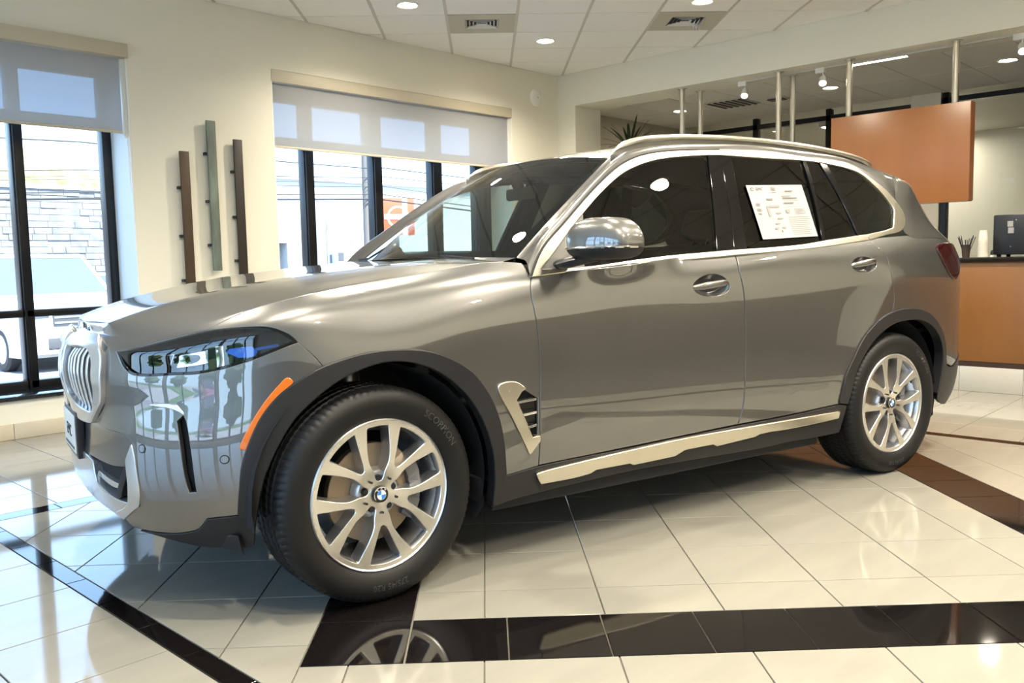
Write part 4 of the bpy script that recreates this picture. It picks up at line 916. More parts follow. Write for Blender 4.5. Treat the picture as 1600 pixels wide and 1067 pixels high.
def inside(q, p):
    x, y = q[:, 0:1], q[:, 1:2]; a = p; b = np.roll(p, -1, 0)
    c = ((a[None, :, 1] > y) != (b[None, :, 1] > y)); dy = b[:, 1]-a[:, 1]; dy = np.where(np.abs(dy) < 1e-12, 1e-12, dy)
    xi = a[None, :, 0]+(y-a[None, :, 1])*((b[:, 0]-a[:, 0])/dy)[None]
    return (c & (x < xi)).sum(1) % 2 == 1
def dist(q, p):
    a = p[None]; d = (np.roll(p, -1, 0)-p)[None]; l = np.maximum((d*d).sum(-1), 1e-12)
    t = np.clip(((q[:, None]-a)*d).sum(-1)/l, 0, 1); return np.sqrt((((a+d*t[..., None])-q[:, None])**2).sum(-1).min(1))
def frame(S, u, v):
    e = 1e-4; X = S(u, v); Su = (S(u+e, v)-S(u-e, v))/(2*e); Sv = (S(u, v+e)-S(u, v-e))/(2*e)
    N = np.cross(Su, Sv); N /= np.maximum(np.linalg.norm(N, axis=-1, keepdims=True), 1e-9)
    ref = X-np.array([1.6, 0, .75]); ref[:, 0] *= .25
    if float((N*ref).sum(-1).mean()) < 0: return X, Su, Sv, N, -1
    return X, Su, Sv, N, 1
def setn(me, N):
    me.polygons.foreach_set('use_smooth', [True]*len(me.polygons)); me.normals_split_custom_set_from_vertices([tuple(map(float, a)) for a in N])
def both(name, V, F, N, m_, parent, mirror, mi=None):
    me = bpy.data.meshes.new(name); me.from_pydata([tuple(map(float, a)) for a in V], [], [tuple(map(int, f)) for f in F]); me.update()
    if N is not None: setn(me, N)
    o = put(name, me, m_, parent); r = None
    if mirror:
        V2 = np.array(V, float).copy(); V2[:, 1] *= -1
        me2 = bpy.data.meshes.new(name); me2.from_pydata([tuple(map(float, a)) for a in V2], [], [tuple(map(int, f[::-1])) for f in F]); me2.update()
        if N is not None:
            N2 = np.array(N, float).copy(); N2[:, 1] *= -1; setn(me2, N2)
        r = put(name, me2, m_, parent if not isinstance(mirror, bpy.types.Object) else mirror)
    return (o, r) if mirror else o
def panel(name, S, poly, m_, parent, res=.032, gap=.003, r=.003, thick=.02, off=0.0, holes=(), mirror=True, step=None, bulge=None):
    step = step or res*.5
    p = dens(poly, step)
    if parea(p) < 0: p = p[::-1]
    if gap: p = p-normals2(p)[0]*gap
    loops = [p]
    for h in holes:
        q = dens(h, step)
        if parea(q) > 0: q = q[::-1]
        loops.append(q)
    lo, hi = p.min(0), p.max(0)
    gx = np.arange(lo[0]+res*.5, hi[0], res); gy = np.arange(lo[1]+res*.5, hi[1], res)
    if len(gx) and len(gy):
        g = np.stack(np.meshgrid(gx, gy, indexing='ij'), -1).reshape(-1, 2)
        keep = inside(g, p) & (dist(g, p) > res*.45)
        for h in loops[1:]: keep &= ~inside(g, h) & (dist(g, h) > res*.45)
        g = g[keep]
    else: g = np.zeros((0, 2))
    B = np.concatenate(loops); nb = len(B); pts = np.concatenate([B, g])
    edges = []; k = 0
    for l in loops: edges += [(k+i, k+(i+1) % len(l)) for i in range(len(l))]; k += len(l)
    res_ = geometry.delaunay_2d_cdt([Vector(q) for q in pts], edges, [], 0, 1e-7)
    vs = np.array([tuple(q) for q in res_[0]]); tri = [t for t in res_[2]]; orig = res_[3]
    mp = {}
    for i, ol in enumerate(orig):
        for q in ol: mp[q] = i
    T = np.array([t for t in tri if len(t) == 3]); c = vs[T].mean(1); k_ = inside(c, p)
    for h in loops[1:]: k_ &= ~inside(c, h)
    T = T[k_]
    X, Su, Sv, N, sg = frame(S, vs[:, 0], vs[:, 1])
    N = N*sg
    if bulge is not None: X = X+N*bulge(vs)[:, None]
    X = X+N*off
    if sg < 0: T = T[:, ::-1]
    V = list(X); NN = list(N); F = [tuple(t) for t in T]
    k = 0
    for l in loops:
        o2 = normals2(l)[1]; idx = [mp[k+i] for i in range(len(l))]; k += len(l)
        od = Su[idx]*o2[:, 0:1]+Sv[idx]*o2[:, 1:2]; od /= np.maximum(np.linalg.norm(od, axis=1, keepdims=True), 1e-9)
        b = X[idx]; n_ = N[idx]; base = len(V); L_ = len(l)
        rings = [(b, n_), (b+od*r*.7-n_*r*.3, n_*.7+od*.7), (b+od*r-n_*r, od), (b+od*r-n_*max(thick, r*1.2), od)]
        for q, nq in rings: V += list(q); NN += list(nq)
        for j in range(3):
            for i in range(L_):
                a, b_, c_, d_ = base+j*L_+i, base+j*L_+(i+1) % L_, base+(j+1)*L_+(i+1) % L_, base+(j+1)*L_+i
                F.append((d_, c_, b_, a) if sg > 0 else (a, b_, c_, d_))
    return both(name, np.array(V), F, np.array(NN), m_, parent, mirror)
def gridsurf(name, Xf, nu, nv, m_, parent, mirror=False, flip=False, thick=0, eps=1e-3):
    """open sheet from Xf(a,b), a,b in 0..1"""
    a, b = np.meshgrid(np.linspace(0, 1, nu), np.linspace(0, 1, nv), indexing='ij'); a = a.ravel(); b = b.ravel()
    X = Xf(a, b); A = np.clip(a, eps, 1-eps); Bq = np.clip(b, eps, 1-eps)
    N = np.cross(Xf(A+eps, Bq)-Xf(A-eps, Bq), Xf(A, Bq+eps)-Xf(A, Bq-eps)); N /= np.maximum(np.linalg.norm(N, axis=1, keepdims=True), 1e-12)
    if flip: N = -N
    F = []
    for i in range(nu-1):
        for j in range(nv-1):
            q = (i*nv+j, (i+1)*nv+j, (i+1)*nv+j+1, i*nv+j+1); F.append(q[::-1] if flip else q)
    V = X; NN = N
    if thick:
        k = len(V); rim = [i*nv for i in range(nu)]+[(nu-1)*nv+j for j in range(1, nv)]+[i*nv+nv-1 for i in range(nu-2, -1, -1)]+[j for j in range(nv-2, 0, -1)]
        V = np.concatenate([V, X[rim], X[rim]-N[rim]*thick]); cen = X.mean(0); od = X[rim]-cen; od -= N[rim]*(od*N[rim]).sum(1, keepdims=True); od /= np.maximum(np.linalg.norm(od, axis=1, keepdims=True), 1e-9)
        NN = np.concatenate([NN, od, od]); L_ = len(rim)
        for i in range(L_):
            q = (k+i, k+L_+i, k+L_+(i+1) % L_, k+(i+1) % L_); F.append(q if not flip else q[::-1])
    return both(name, V, F, NN, m_, parent, mirror)

# ------------------------------------------------------------------ the car
car = empty('car', (-5.8716, -3.3785, 0), math.radians(-13.2))
tag(car, 'grey metallic luxury SUV parked across the showroom floor', 'car')
Lp = lambda s, t: L(s, t)
tl = lambda s0, s1, n, t=1.0: [(s0+(s1-s0)*i/n, t) for i in range(n+1)]
C1 = lambda p: (p[0], p[1], 1)
# body panels
fbp = list(D['front_bumper']); ik = max(i for i, q in enumerate(fbp) if q[0] > .5 and len(q) > 2 and q[1] > .8); fbp.insert(ik+1, (.468, .895, 1))
panel('front_bumper', L, fbp, M['paint'], car, holes=[D['slot']])
fen = D['fender']; ft = D['fender_top'][::-1]
panel('front_fender', L, fen[:-1]+[C1(fen[-1])]+[(2.128, 1.0, 1)]+tl(2.05, 1.10, 14)+[(1.068, 1.0, 1)]+[(.974, .982)]+[C1(ft[0])]+ft[1:], M['paint'], car, holes=[[tuple(q) for q in D['vent_grille']]])
fd = panel('front_door', L, D['front_door'], M['paint'], car, gap=.0052, r=.004, holes=[D['bowl1']])
rd = panel('rear_door', L, D['rear_door'], M['paint'], car, gap=.0052, r=.004, holes=[D['bowl2']])
qp = D['quarter']
panel('quarter_panel', L, qp[:-1]+[C1(qp[-1]), (4.99, .235), (5.044, .2257), (5.2, .262), (5.45, .285), (S_END, .29, 1), (S_END, 1.0, 1)]+tl(S_END-.1, 4.40, 14)[:]+[(4.30, .998)], M['paint'], car)
panel('rear_bumper', L, [D['rear_bumper_px'][0], C1(D['rear_bumper_px'][1][:2]), D['rear_bumper_px'][2], (4.943, .242, 1), (5.044, .222), (5.2, .258), (5.45, .281), (S_END, .286, 1), (S_END, .0, 1), (5.3, .0), (5.0, .05)], M['clad'], car, off=.004)
panel('arch_cladding', L, D['arch_front'], M['clad'], car, off=.010, gap=.001, r=.006, thick=.05, res=.022)
panel('arch_cladding', L, D['arch_rear'], M['clad'], car, off=.010, gap=.001, r=.006, thick=.05, res=.022)
panel('side_sill', L, D['sill'], M['clad'], car, off=.004, gap=.001)
panel('sill_trim', L, D['sill_trim'], M['satin'], car, off=.022, gap=0, r=.006, thick=.022, res=.03)
panel('lower_cladding', L, D['front_cladding'], M['clad'], car, off=.003, gap=.001)
panel('plate_panel', L, [(0, D['plate_panel'][0][1]+.012, 1)]+D['plate_panel'][:-1]+[C1(D['plate_panel'][-1]), (0, D['plate_panel'][-1][1], 1)], M['paint'], car, off=-.006)
panel('bumper_trim', L, D['side_trim'], M['silver'], car, off=.006, gap=.001, r=.004, thick=.03, res=.02)
panel('intake', L, D['intake'][1:-1]+[(.40, .19), (.33, .16), (0, .16, 1), (0, .33, 1), (.2, .33)], M['dark'], car, off=-.06, gap=-.01)
panel('intake_bar', L, D['bar']+[(.15, .262, 1), (.15, .285, 1)], M['silver'], car, off=-.012, gap=0, thick=.03, res=.02)
panel('intake_strut', L, D['strut'], M['clad'], car, off=-.006, gap=0, thick=.04, res=.02)
panel('front_lip', L, [(0, .20, 1), (.209, .185), (.355, .165), (.432, .151), (.484, .143, 1), (.552, .199, 1), (.471, .206), (.336, .240, 1), (.312, .308, 1), (.224, .318), (0, .32, 1)], M['silver'], car, off=.002, gap=.001, r=.004, thick=.05)
sl = panel('air_curtain', L, [(a[0]+(.016 if a[0] < .82 else -.016 if False else .0), a[1]) for a in D['slot']], M['dark'], car, off=-.045, gap=-.012)
panel('air_curtain_fin', L, [(.866, .262, 1), (.905, .30, 1), (.905, .262), (.893, .232, 1)], M['paint'], car, off=-.008, gap=0, res=.015)
panel('bumper_crease', L, D['brow'], M['silver'], car, off=.003, gap=0, r=.004, thick=.006, res=.02)
panel('side_marker', L, D['amber'], M['amber'], car, off=.004, gap=0, r=.003, thick=.008, res=.02)
vb0, vb1 = D['vent_bevel'][0][:2]
panel('vent_surround', L, D['vent_trim'], M['satin'], car, off=.010, gap=0, r=.005, thick=.02, res=.02)
panel('vent_facet', L, D['vent_bevel'], M['satin'], car, off=.0112, gap=0, r=.001, thick=.012, res=.012, bulge=lambda v: -.010*np.clip(((v[:, 0]-vb0)*.90+(v[:, 1]-vb1)*.42)/.030, 0, 1))
vg = panel('vent_grille', L, D['vent_grille'], M['gloss_k'], car, off=-.012, gap=-.002, thick=.004, res=.02)
for i in range(3): panel('vent_slat', L, D['vent_slat%d' % i], M['chrome'], vg[0], off=.002, gap=0, r=.002, thick=.012, res=.02, mirror=vg[1])
for k in ('sensor1', 'sensor2'):
    s0, t0 = D[k][0][:2]; circ = lambda r, sc=1: [(s0+r*math.cos(a*PI/6), t0+r*sc*math.sin(a*PI/6)) for a in range(12)]
    panel('parking_sensor', L, circ(.0150, .95), M['clad'], car, off=.0012, gap=0, r=.001, thick=.003, res=.01)
    panel('parking_sensor', L, circ(.0115, .95), M['paint'], car, off=.0022, gap=0, r=.001, thick=.003, res=.01)

# kidney grille: chrome ring, dark well, upright slats
GO = [tuple(q) for q in D['grille_out']]+[(.055, .475, 1), (.028, .52), (.026, .70), (.028, .86), (.05, .915, 1)]
GI = [(.058, .55), (.055, .70), (.060, .81)]+[tuple(q[:2]) for q in D['grille_in']]
gf = panel('grille_frame', L, GO, M['silver'], car, off=.020, gap=0, r=.006, thick=.07, holes=[GI], res=.016)
panel('grille_well', L, GI, M['dark'], gf[0], off=-.05, gap=-.006, thick=.002, res=.02, mirror=gf[1])
gi = dens(GI, .01)
for k in range(7):
    s0 = .100+k*.0470
    ts = gi[np.abs(gi[:, 0]-s0) < .02][:, 1]
    ta, tb = ts.min()+.004, ts.max()-.004
    panel('grille_slat', L, [(s0-.0062, ta, 1), (s0-.0062, (ta+tb)/2), (s0-.0062, tb, 1), (s0+.0062, tb, 1), (s0+.0062, (ta+tb)/2), (s0+.0062, ta, 1)], M['satin_l'], gf[0], off=.006, gap=.001, r=.004, thick=.022, res=.02, mirror=gf[1],
          bulge=lambda v, a=ta, b=tb: -.014*np.clip((v[:, 1]-(b-.075))/.075, 0, 1)-.006*np.clip(((a+.05)-v[:, 1])/.05, 0, 1))

# headlamp
hl = panel('headlight', L, D['headlight'], M['gloss_k'], car, off=-.055, gap=-.003, thick=.002)
hp = dens(D['headlight'], .015)
if parea(hp) < 0: hp = hp[::-1]
hin = hp-normals2(hp)[0]*.011
panel('bezel', L, D['headlight'], M['gloss_k'], hl[0], off=-.001, gap=.0022, r=.002, thick=.055, holes=[[tuple(q) for q in hin]], res=.016, mirror=hl[1])
panel('lens', L, [tuple(q) for q in hin], M['lens'], hl[0], off=-.0005, gap=-.002, r=.001, thick=.002, mirror=hl[1], bulge=lambda v: -.014+.024*np.clip((v[:, 1]-.70)/.25, 0, 1))
panel('blue_blade', L, D['blue1'], M['blue'], hl[0], off=-.02, gap=0, r=.002, thick=.015, res=.02, mirror=hl[1])
panel('blue_blade', L, D['blue2'], M['blue'], hl[0], off=-.022, gap=0, r=.002, thick=.01, res=.02, mirror=hl[1])
panel('chrome_divider', L, D['chrome'], M['chrome'], hl[0], off=-.02, gap=0, r=.002, thick=.02, res=.02, mirror=hl[1])
for k in ('proj1', 'proj2'):
    s0, t0 = D[k][0][:2]
    panel('reflector', L, [(s0-.055, t0-.035, 1), (s0+.06, t0-.038, 1), (s0+.075, t0+.03, 1), (s0-.045, t0+.034, 1)], M['chrome'], hl[0], off=-.034, gap=0, r=.004, thick=.02, res=.02, mirror=hl[1], bulge=lambda v, a=s0, b=t0: -.016*np.clip(1-((v[:, 0]-a)/.06)**2-((v[:, 1]-b)/.035)**2, 0, 1))
    panel('projector_lens', L, [(s0+.024*math.cos(a*PI/8), t0+.024*math.sin(a*PI/8)) for a in range(16)], M['gloss_k'], hl[0], off=-.040, gap=0, r=.003, thick=.01, res=.008, mirror=hl[1], bulge=lambda v, a=s0, b=t0: .012*np.clip(1-((v[:, 0]-a)**2+(v[:, 1]-b)**2)/.024**2, 0, 1))

# hood: the strip of the body side above the lamp line, then over to the middle
def hood_mesh():
    S1 = float(s_of_x(.60)); ss = np.r_[np.linspace(0, .6, 30)[:-1], np.linspace(.6, S1, 70)]
    strip = np.linspace(0, 1, 6); ac = np.r_[np.linspace(0, 1, 30)[1:]]
    def X(s, q):
        s = np.asarray(s, float); q = np.asarray(q, float); out = np.zeros(s.shape+(3,))
        t0 = np.minimum(np.interp(s, _tg, _tv)+.004, 1.0); k = q <= 1
        a = L(s, t0+(1-t0)*np.clip(q, 0, 1)); e = L(s, np.ones_like(s)); w_ = np.clip(q-1, 0, 1)
        y = -e[..., 1]*(1-w_); h_ = H(e[..., 0], -y); dz = (e[..., 2]-hood(e[..., 0], e[..., 1]))
        h_[..., 2] += dz*np.clip(1-w_*3, 0, 1); h_[..., 1] = -y
        return np.where(k[..., None], a, h_)
    qs = np.r_[strip, 1+ac]; nu, nv = len(ss), len(qs)
    A, Bq = np.meshgrid(ss, qs, indexing='ij'); V = X(A, Bq)
    # analytic-ish normals by differences on the grid
    e = 2e-3
    N = np.cross(X(np.clip(A+e, 0, S1), Bq)-X(np.clip(A-e, 0, S1), Bq), X(A, np.clip(Bq+.02, 0, 2))-X(A, np.clip(Bq-.02, 0, 2)))
    l = np.linalg.norm(N, axis=-1, keepdims=True); N = np.where(l > 1e-9, N/np.maximum(l, 1e-9), np.array([0, 0, 1.]))
    N = np.where(N[..., 2:3] < 0, -N, N); N = np.where((l > 1e-8), N, np.array([-.5, 0, .86]))
    # soften along both directions
    for _ in range(2):
        Nn = N.copy(); Nn[1:-1] += .5*(N[:-2]+N[2:]); Nn[:, 1:-1] += .5*(N[:, :-2]+N[:, 2:]); N = Nn/np.linalg.norm(Nn, axis=-1, keepdims=True)
    V = V.reshape(-1, 3); N = N.reshape(-1, 3)
    F = [((i+1)*nv+j, i*nv+j, i*nv+j+1, (i+1)*nv+j+1) for i in range(nu-1) for j in range(nv-1)]
    q_ = [i for i, f in enumerate(F) if f[2] % nv > 14][len(F)//4]
    v = np.cross(V[F[q_][1]]-V[F[q_][0]], V[F[q_][2]]-V[F[q_][0]])
    if v[2] < 0: F = [f[::-1] for f in F]
    # rolled rim along the shut line
    rim = [i*nv for i in range(nu)]; k = len(V); b = V[rim]; n_ = N[rim]; down = np.array([0, 0, -1.])
    od = np.zeros_like(b); od[:, :2] = plan_n(ss); 
    V = np.concatenate([V, b, b+od*.003-n_*.003, b+od*.003-n_*.03]); N = np.concatenate([N, n_, od, od])
    L_ = len(rim)
    for j in range(2):
        for i in range(L_-1): F.append((k+j*L_+i, k+(j+1)*L_+i, k+(j+1)*L_+i+1, k+j*L_+i+1))
    # both halves in one part
    V2 = V.copy(); V2[:, 1] *= -1; N2 = N.copy(); N2[:, 1] *= -1; kk = len(V)
    F2 = [tuple(q+kk for q in f[::-1]) for f in F]
    both('hood', np.concatenate([V, V2]), F+F2, np.concatenate([N, N2]), M['paint'], car, False)
_hl = sorted([(0, .915), (.05, .918)]+[q[:2] for q in D['hoodline'] if .08 < q[0] < 1.07])+[(1.10, 1.0), (2.4, 1.0)]
_tg = np.linspace(0, 2.4, 500); _tv = np.minimum(pchip([q[0] for q in _hl], [min(q[1], 1) for q in _hl])(_tg), 1)
hood_mesh()

# cabin side: bright trim, pillars, glass
for k in ('trim_front', 'trim_rear', 'trim_rear_low', 'trim_quarter'): panel('window_trim', G, D[k], M['satin'], car, off=.007, gap=.0008, r=.004, thick=.02, res=.03)
panel('mirror_triangle', G, D['sail'], mat('grey_plastic', (.13, .125, .115), .4), car, off=.003, gap=.001, thick=.02)
for k in ('pillar_front', 'pillar_rear', 'pillar_quarter'): panel('door_pillar', G, D[k], M['gloss_k'], car, off=.002, gap=.0012, thick=.03)
panel('window_divider', G, D['divider'], M['gloss_k'], car, off=.006, gap=.0002, r=.002, thick=.01)
panel('front_window', G, D['front_window'], M['sglass'], car, off=-.004, gap=-.002, r=.0005, thick=.004)
for k in ('rear_window', 'fixed_window', 'quarter_window'): panel('rear_window', G, D[k], M['pglass'], car, off=-.004, gap=-.002, r=.0005, thick=.004)

# roof, screen pillars and cant rail, tailgate
REDGE = np.array([(3.637, -.56, 1.600), (3.676, -.585, 1.533), (3.692, -.64, 1.434), (3.70, -.69, 1.356), (3.715, -.75, 1.282), (3.735, -.79, 1.235), (3.745, -.80, 1.212)])
def polyline(P):
    P = np.array(P, float); l = np.r_[0, np.cumsum(np.linalg.norm(np.diff(P, axis=0), axis=1))]; return P, l
cDp = np.array([G(a[0], a[1]) for a in D['cD']])
sb = np.array([float(s_of_x(a)) for a in (3.20, 3.32, 3.45, 3.58, 3.70)]); _, _, _, n0_, sg0_ = frame(L, sb, np.full(len(sb), .965)); LB = L(sb, np.full(len(sb), .965))+n0_*sg0_*.0015
DD = np.concatenate([cDp[:-1], [G(np.array(3.148), np.array(1.36)), G(np.array(3.115), np.array(1.288))], LB])
vv = np.linspace(0, 1, 9); AW = W(vv, -np.ones(9)); xr = np.linspace(1.25, 3.60, 16)[1:]; AR_ = ROOF(xr, -np.ones(15))
AA = np.concatenate([AW, AR_, REDGE])
# stations: pair the two curves
Pd, ld = polyline(DD); Pa, la = polyline(AA)
fd_ = cspline(ld, Pd); 
def at_a(u): return np.stack([np.interp(u, la, Pa[:, i]) for i in range(3)], -1)
ld_n = ld/ld[-1]
# matching: screen part by x, roof part by x, tail part by fraction
kx = [0, .10, .30, .42, .62, .80, 1.0]
ua = []
for i, q in enumerate(Pd):
    if q[0] < 1.32: ua.append(float(np.interp(q[0]+.045, AW[:, 0], la[:9])))
    elif q[0] < 2.95 and i < 16: ua.append(float(np.interp(q[0]+.06, np.r_[AW[-1, 0], AR_[:, 0]], la[8:24])))
    else: ua.append(None)
i0 = max(i for i, u in enumerate(ua) if u is not None)
for i in range(i0+1, len(ua)): ua[i] = ua[i0]+(la[-1]-ua[i0])*((ld[i]-ld[i0])/(ld[-1]-ld[i0]))
fua = pchip(ld, ua)
def cant(a, b):
    sd = a*ld[-1]; Dq = fd_(sd); u = fua(sd); Aq = at_a(u)
    Aq = .5*Aq+.25*at_a(np.clip(u-.03, 0, la[-1]))+.25*at_a(np.clip(u+.03, 0, la[-1]))
    d = np.linalg.norm(Dq-Aq, axis=-1, keepdims=True)
    tw = np.clip((sd-ld[i0])/(ld[-1]-ld[i0]), 0, 1)[..., None]
    ta = np.array([0, -1., -.18])*(1-tw)+np.array([-.75, -.62, -.1])*tw; tdn = np.array([0, .40, 1.0])*(1-tw)+np.array([-.2, .62, 1.])*tw
    ta = ta/np.linalg.norm(ta, axis=-1, keepdims=True); tdn = tdn/np.linalg.norm(tdn, axis=-1, keepdims=True)
    k1 = .42
    P1 = Aq+ta*d*k1; P2 = Dq+tdn*d*k1; b = b[..., None]
    return (1-b)**3*Aq+3*b*(1-b)**2*P1+3*b*b*(1-b)*P2+b**3*Dq
gridsurf('roof_frame', cant, 150, 14, M['paint'], car, mirror=True)
for sy in (1, -1): tube('pillar_seal', [(q[0], q[1]*sy-.004*sy, q[2]+.003) for q in fd_(np.linspace(0, ld[9], 40))], .0055, M['dark'], car, 6)
gridsurf('roof', lambda a, b: ROOF(1.25+a*2.40, -1+2*b), 60, 40, M['paint'], car)
# spoiler lip and tailgate
def tail(a, b):
    u = a*np.linalg.norm(np.diff(REDGE, axis=0), axis=1).sum(); lr = np.r_[0, np.cumsum(np.linalg.norm(np.diff(REDGE, axis=0), axis=1))]
    e_ = np.stack([np.interp(u, lr, REDGE[:, i]) for i in range(3)], -1); wq = -1+2*b
    o = np.stack([e_[..., 0]+(.10+.14*a)*(1-wq*wq), -e_[..., 1]*wq, e_[..., 2]+.035*(1-a)*(1-wq*wq)], -1); return o
gridsurf('rear_glass', tail, 24, 30, M['pglass'], car, flip=True)
bm = bmesh.new()
sp_ = [(3.637, -.56, 1.60), (3.70, -.35, 1.622), (3.735, 0, 1.634), (3.70, .35, 1.622), (3.637, .56, 1.60)]
bm_tube(bm, sp_, .02, 8, (1.4, .6)); bmput('spoiler_lip', bm, M['gloss_k'], car, angle=50)
tube('tail_edge', [tuple(q) for q in REDGE+np.array([.004, -.004, 0])], .008, M['satin'], car, 8); tube('tail_edge', [(q[0]+.004, -q[1]+.004, q[2]) for q in REDGE], .008, M['satin'], car, 8)
gridsurf('tailgate_shelf', lambda a, b: (lambda e0, e1: e0*(1-a[..., None])+e1*a[..., None])(np.stack([3.745+.24*(1-(2*b-1)**2), .80*(2*b-1), 1.212+0*b], -1), (lambda q: np.where((b < .5)[..., None], q, q*np.array([1, -1, 1])))(L(S_END-(S_END-float(s_of_x(3.74)))*np.abs(2*b-1), np.ones_like(b)))), 6, 40, M['paint'], car, flip=True)
LAMP = [(4.849, .838), (4.888, .868), (5.0, .884), (5.12, .893), (5.30, .885), (5.52, .862, 1), (5.52, .80, 1), (5.28, .775), (5.16, .72), (5.08, .645), (5.02, .612), (4.96, .635), (4.885, .72)]
panel('tail_light', L, LAMP, M['tail'], car, off=.012, gap=0, r=.008, thick=.02, res=.02)

# screen with black edge, scuttle, wipers
gridsurf('windscreen', lambda a, b: W(a, -1+2*b), 30, 50, M['cglass'], car, flip=False)
off = np.array([-.0, 0, .0])
def band(f): return lambda a, b: f(a, b)-np.array([-.004, 0, .003])
for sg_ in (0, 1): gridsurf('screen_border', band(lambda a, b, s_=sg_: W(a, (1 if s_ else -1)*(1-.075*b*(1-.3*a)))), 30, 3, M['gloss_k'], car, flip=bool(sg_))
gridsurf('screen_border', band(lambda a, b: W(.075*a, -1+2*b)), 3, 40, M['gloss_k'], car)
gridsurf('screen_border', band(lambda a, b: W(1-.05*a-.10*np.exp(-((2*b-1)/.16)**4)*a, -1+2*b)), 6, 60, M['gloss_k'], car, flip=True)
gridsurf('scuttle', lambda a, b: (lambda w0, h0: h0*(1-a[..., None])+w0*a[..., None])(W(0*b+.01, -1+2*b), np.stack([.58-.0*b, (2*b-1)*.79, 1.155+.03*(1-(2*b-1)**2)], -1)), 5, 40, M['plastic_k'], car)
for yy, dy in ((-.62, .55), (.02, .5)): tube('wiper', [(.60, yy, 1.180), (.60, yy+dy*.5, 1.196), (.60, yy+dy, 1.192)], .007, M['plastic_k'], car, 6)
# roof rails
RAIL = [(1.317, -.632, 1.634), (1.362, -.628, 1.662), (1.411, -.624, 1.684), (1.48, -.62, 1.704), (1.555, -.615, 1.717), (1.708, -.615, 1.732), (1.919, -.615, 1.744), (2.15, -.615, 1.750), (2.381, -.615, 1.750), (2.6, -.615, 1.744), (2.803, -.615, 1.734), (3.014, -.612, 1.717), (3.16, -.608, 1.697), (3.25, -.604, 1.672), (3.29, -.60, 1.655)]
rl = cspline(np.arange(15), np.array(RAIL)); rp = rl(np.linspace(0, 14, 60))
rad = [.004+.013*min(1, i/8, (59-i)/6) for i in range(60)]
for sy in (1, -1):
    o = tube('roof_rail', [(a, b*sy, c_) for a, b, c_ in rp], rad, M['satin'], car, 12, (1.15, .85))
    gridsurf('rail_foot', lambda a, b, sy=sy: np.stack([rl(a*14)[..., 0], sy*(rl(a*14)[..., 1]+.004), rl(a*14)[..., 2]-.01-.05*b], -1), 50, 3, M['paint'], o, flip=sy < 0)

# door handles in their bowls
for key, hk, dr in (('bowl1', 'handle1', fd), ('bowl2', 'handle2', rd)):
    bp_ = dens(D[key], .012); cen = bp_.mean(0); nb = len(bp_); rings = [1.0, .93, .8, .62, .4, .2]; V, N_, F = [], [], []
    if parea(bp_) < 0: bp_ = bp_[::-1]
    for q in rings:
        pp_ = cen+(bp_-cen)*q; X, Su, Sv, N, sg = frame(L, pp_[:, 0], pp_[:, 1]); N = N*sg; dpt = .003+.038*(1-q**2.2); V += list(X-N*dpt)
        od = Su*(bp_-cen)[:, 0:1]+Sv*(bp_-cen)[:, 1:2]; od /= np.linalg.norm(od, axis=1, keepdims=True); sl_ = .038*2.2*q**1.2/.05
        nn = N-od*sl_*.8; N_ += list(nn/np.linalg.norm(nn, axis=1, keepdims=True))
    for i in range(len(rings)-1):
        for j in range(nb): F.append((i*nb+j, i*nb+(j+1) % nb, (i+1)*nb+(j+1) % nb, (i+1)*nb+j))
    F.append(tuple(range((len(rings)-1)*nb, len(rings)*nb)))
    if sg < 0: F = [f[::-1] for f in F]
    ob = both('handle_bowl', np.array(V), F, np.array(N_), M['paint'], dr[0], dr[1])
    hp_ = np.array([a[:2] for a in D[hk]]); hf = cspline([0, .5, 1], hp_); tt = np.linspace(-.06, 1.04, 15); q = hf(tt); X, Su, Sv, N, sg = frame(L, q[:, 0], q[:, 1]); N = N*sg
    path = X+N*(.016-.030*np.abs((tt-.5)/.55)[:, None]**3)
    rr_ = [.016*(1-abs((t_-.5)/.62)**4*.8) for t_ in tt]
    hd = tube('door_handle', [tuple(p_) for p_ in path], rr_, M['paint'], dr[0], 12, (.62, 1.0)); hd2 = tube('door_handle', [(p_[0], -p_[1], p_[2]) for p_ in path], rr_, M['paint'], dr[1], 12, (.62, 1.0))
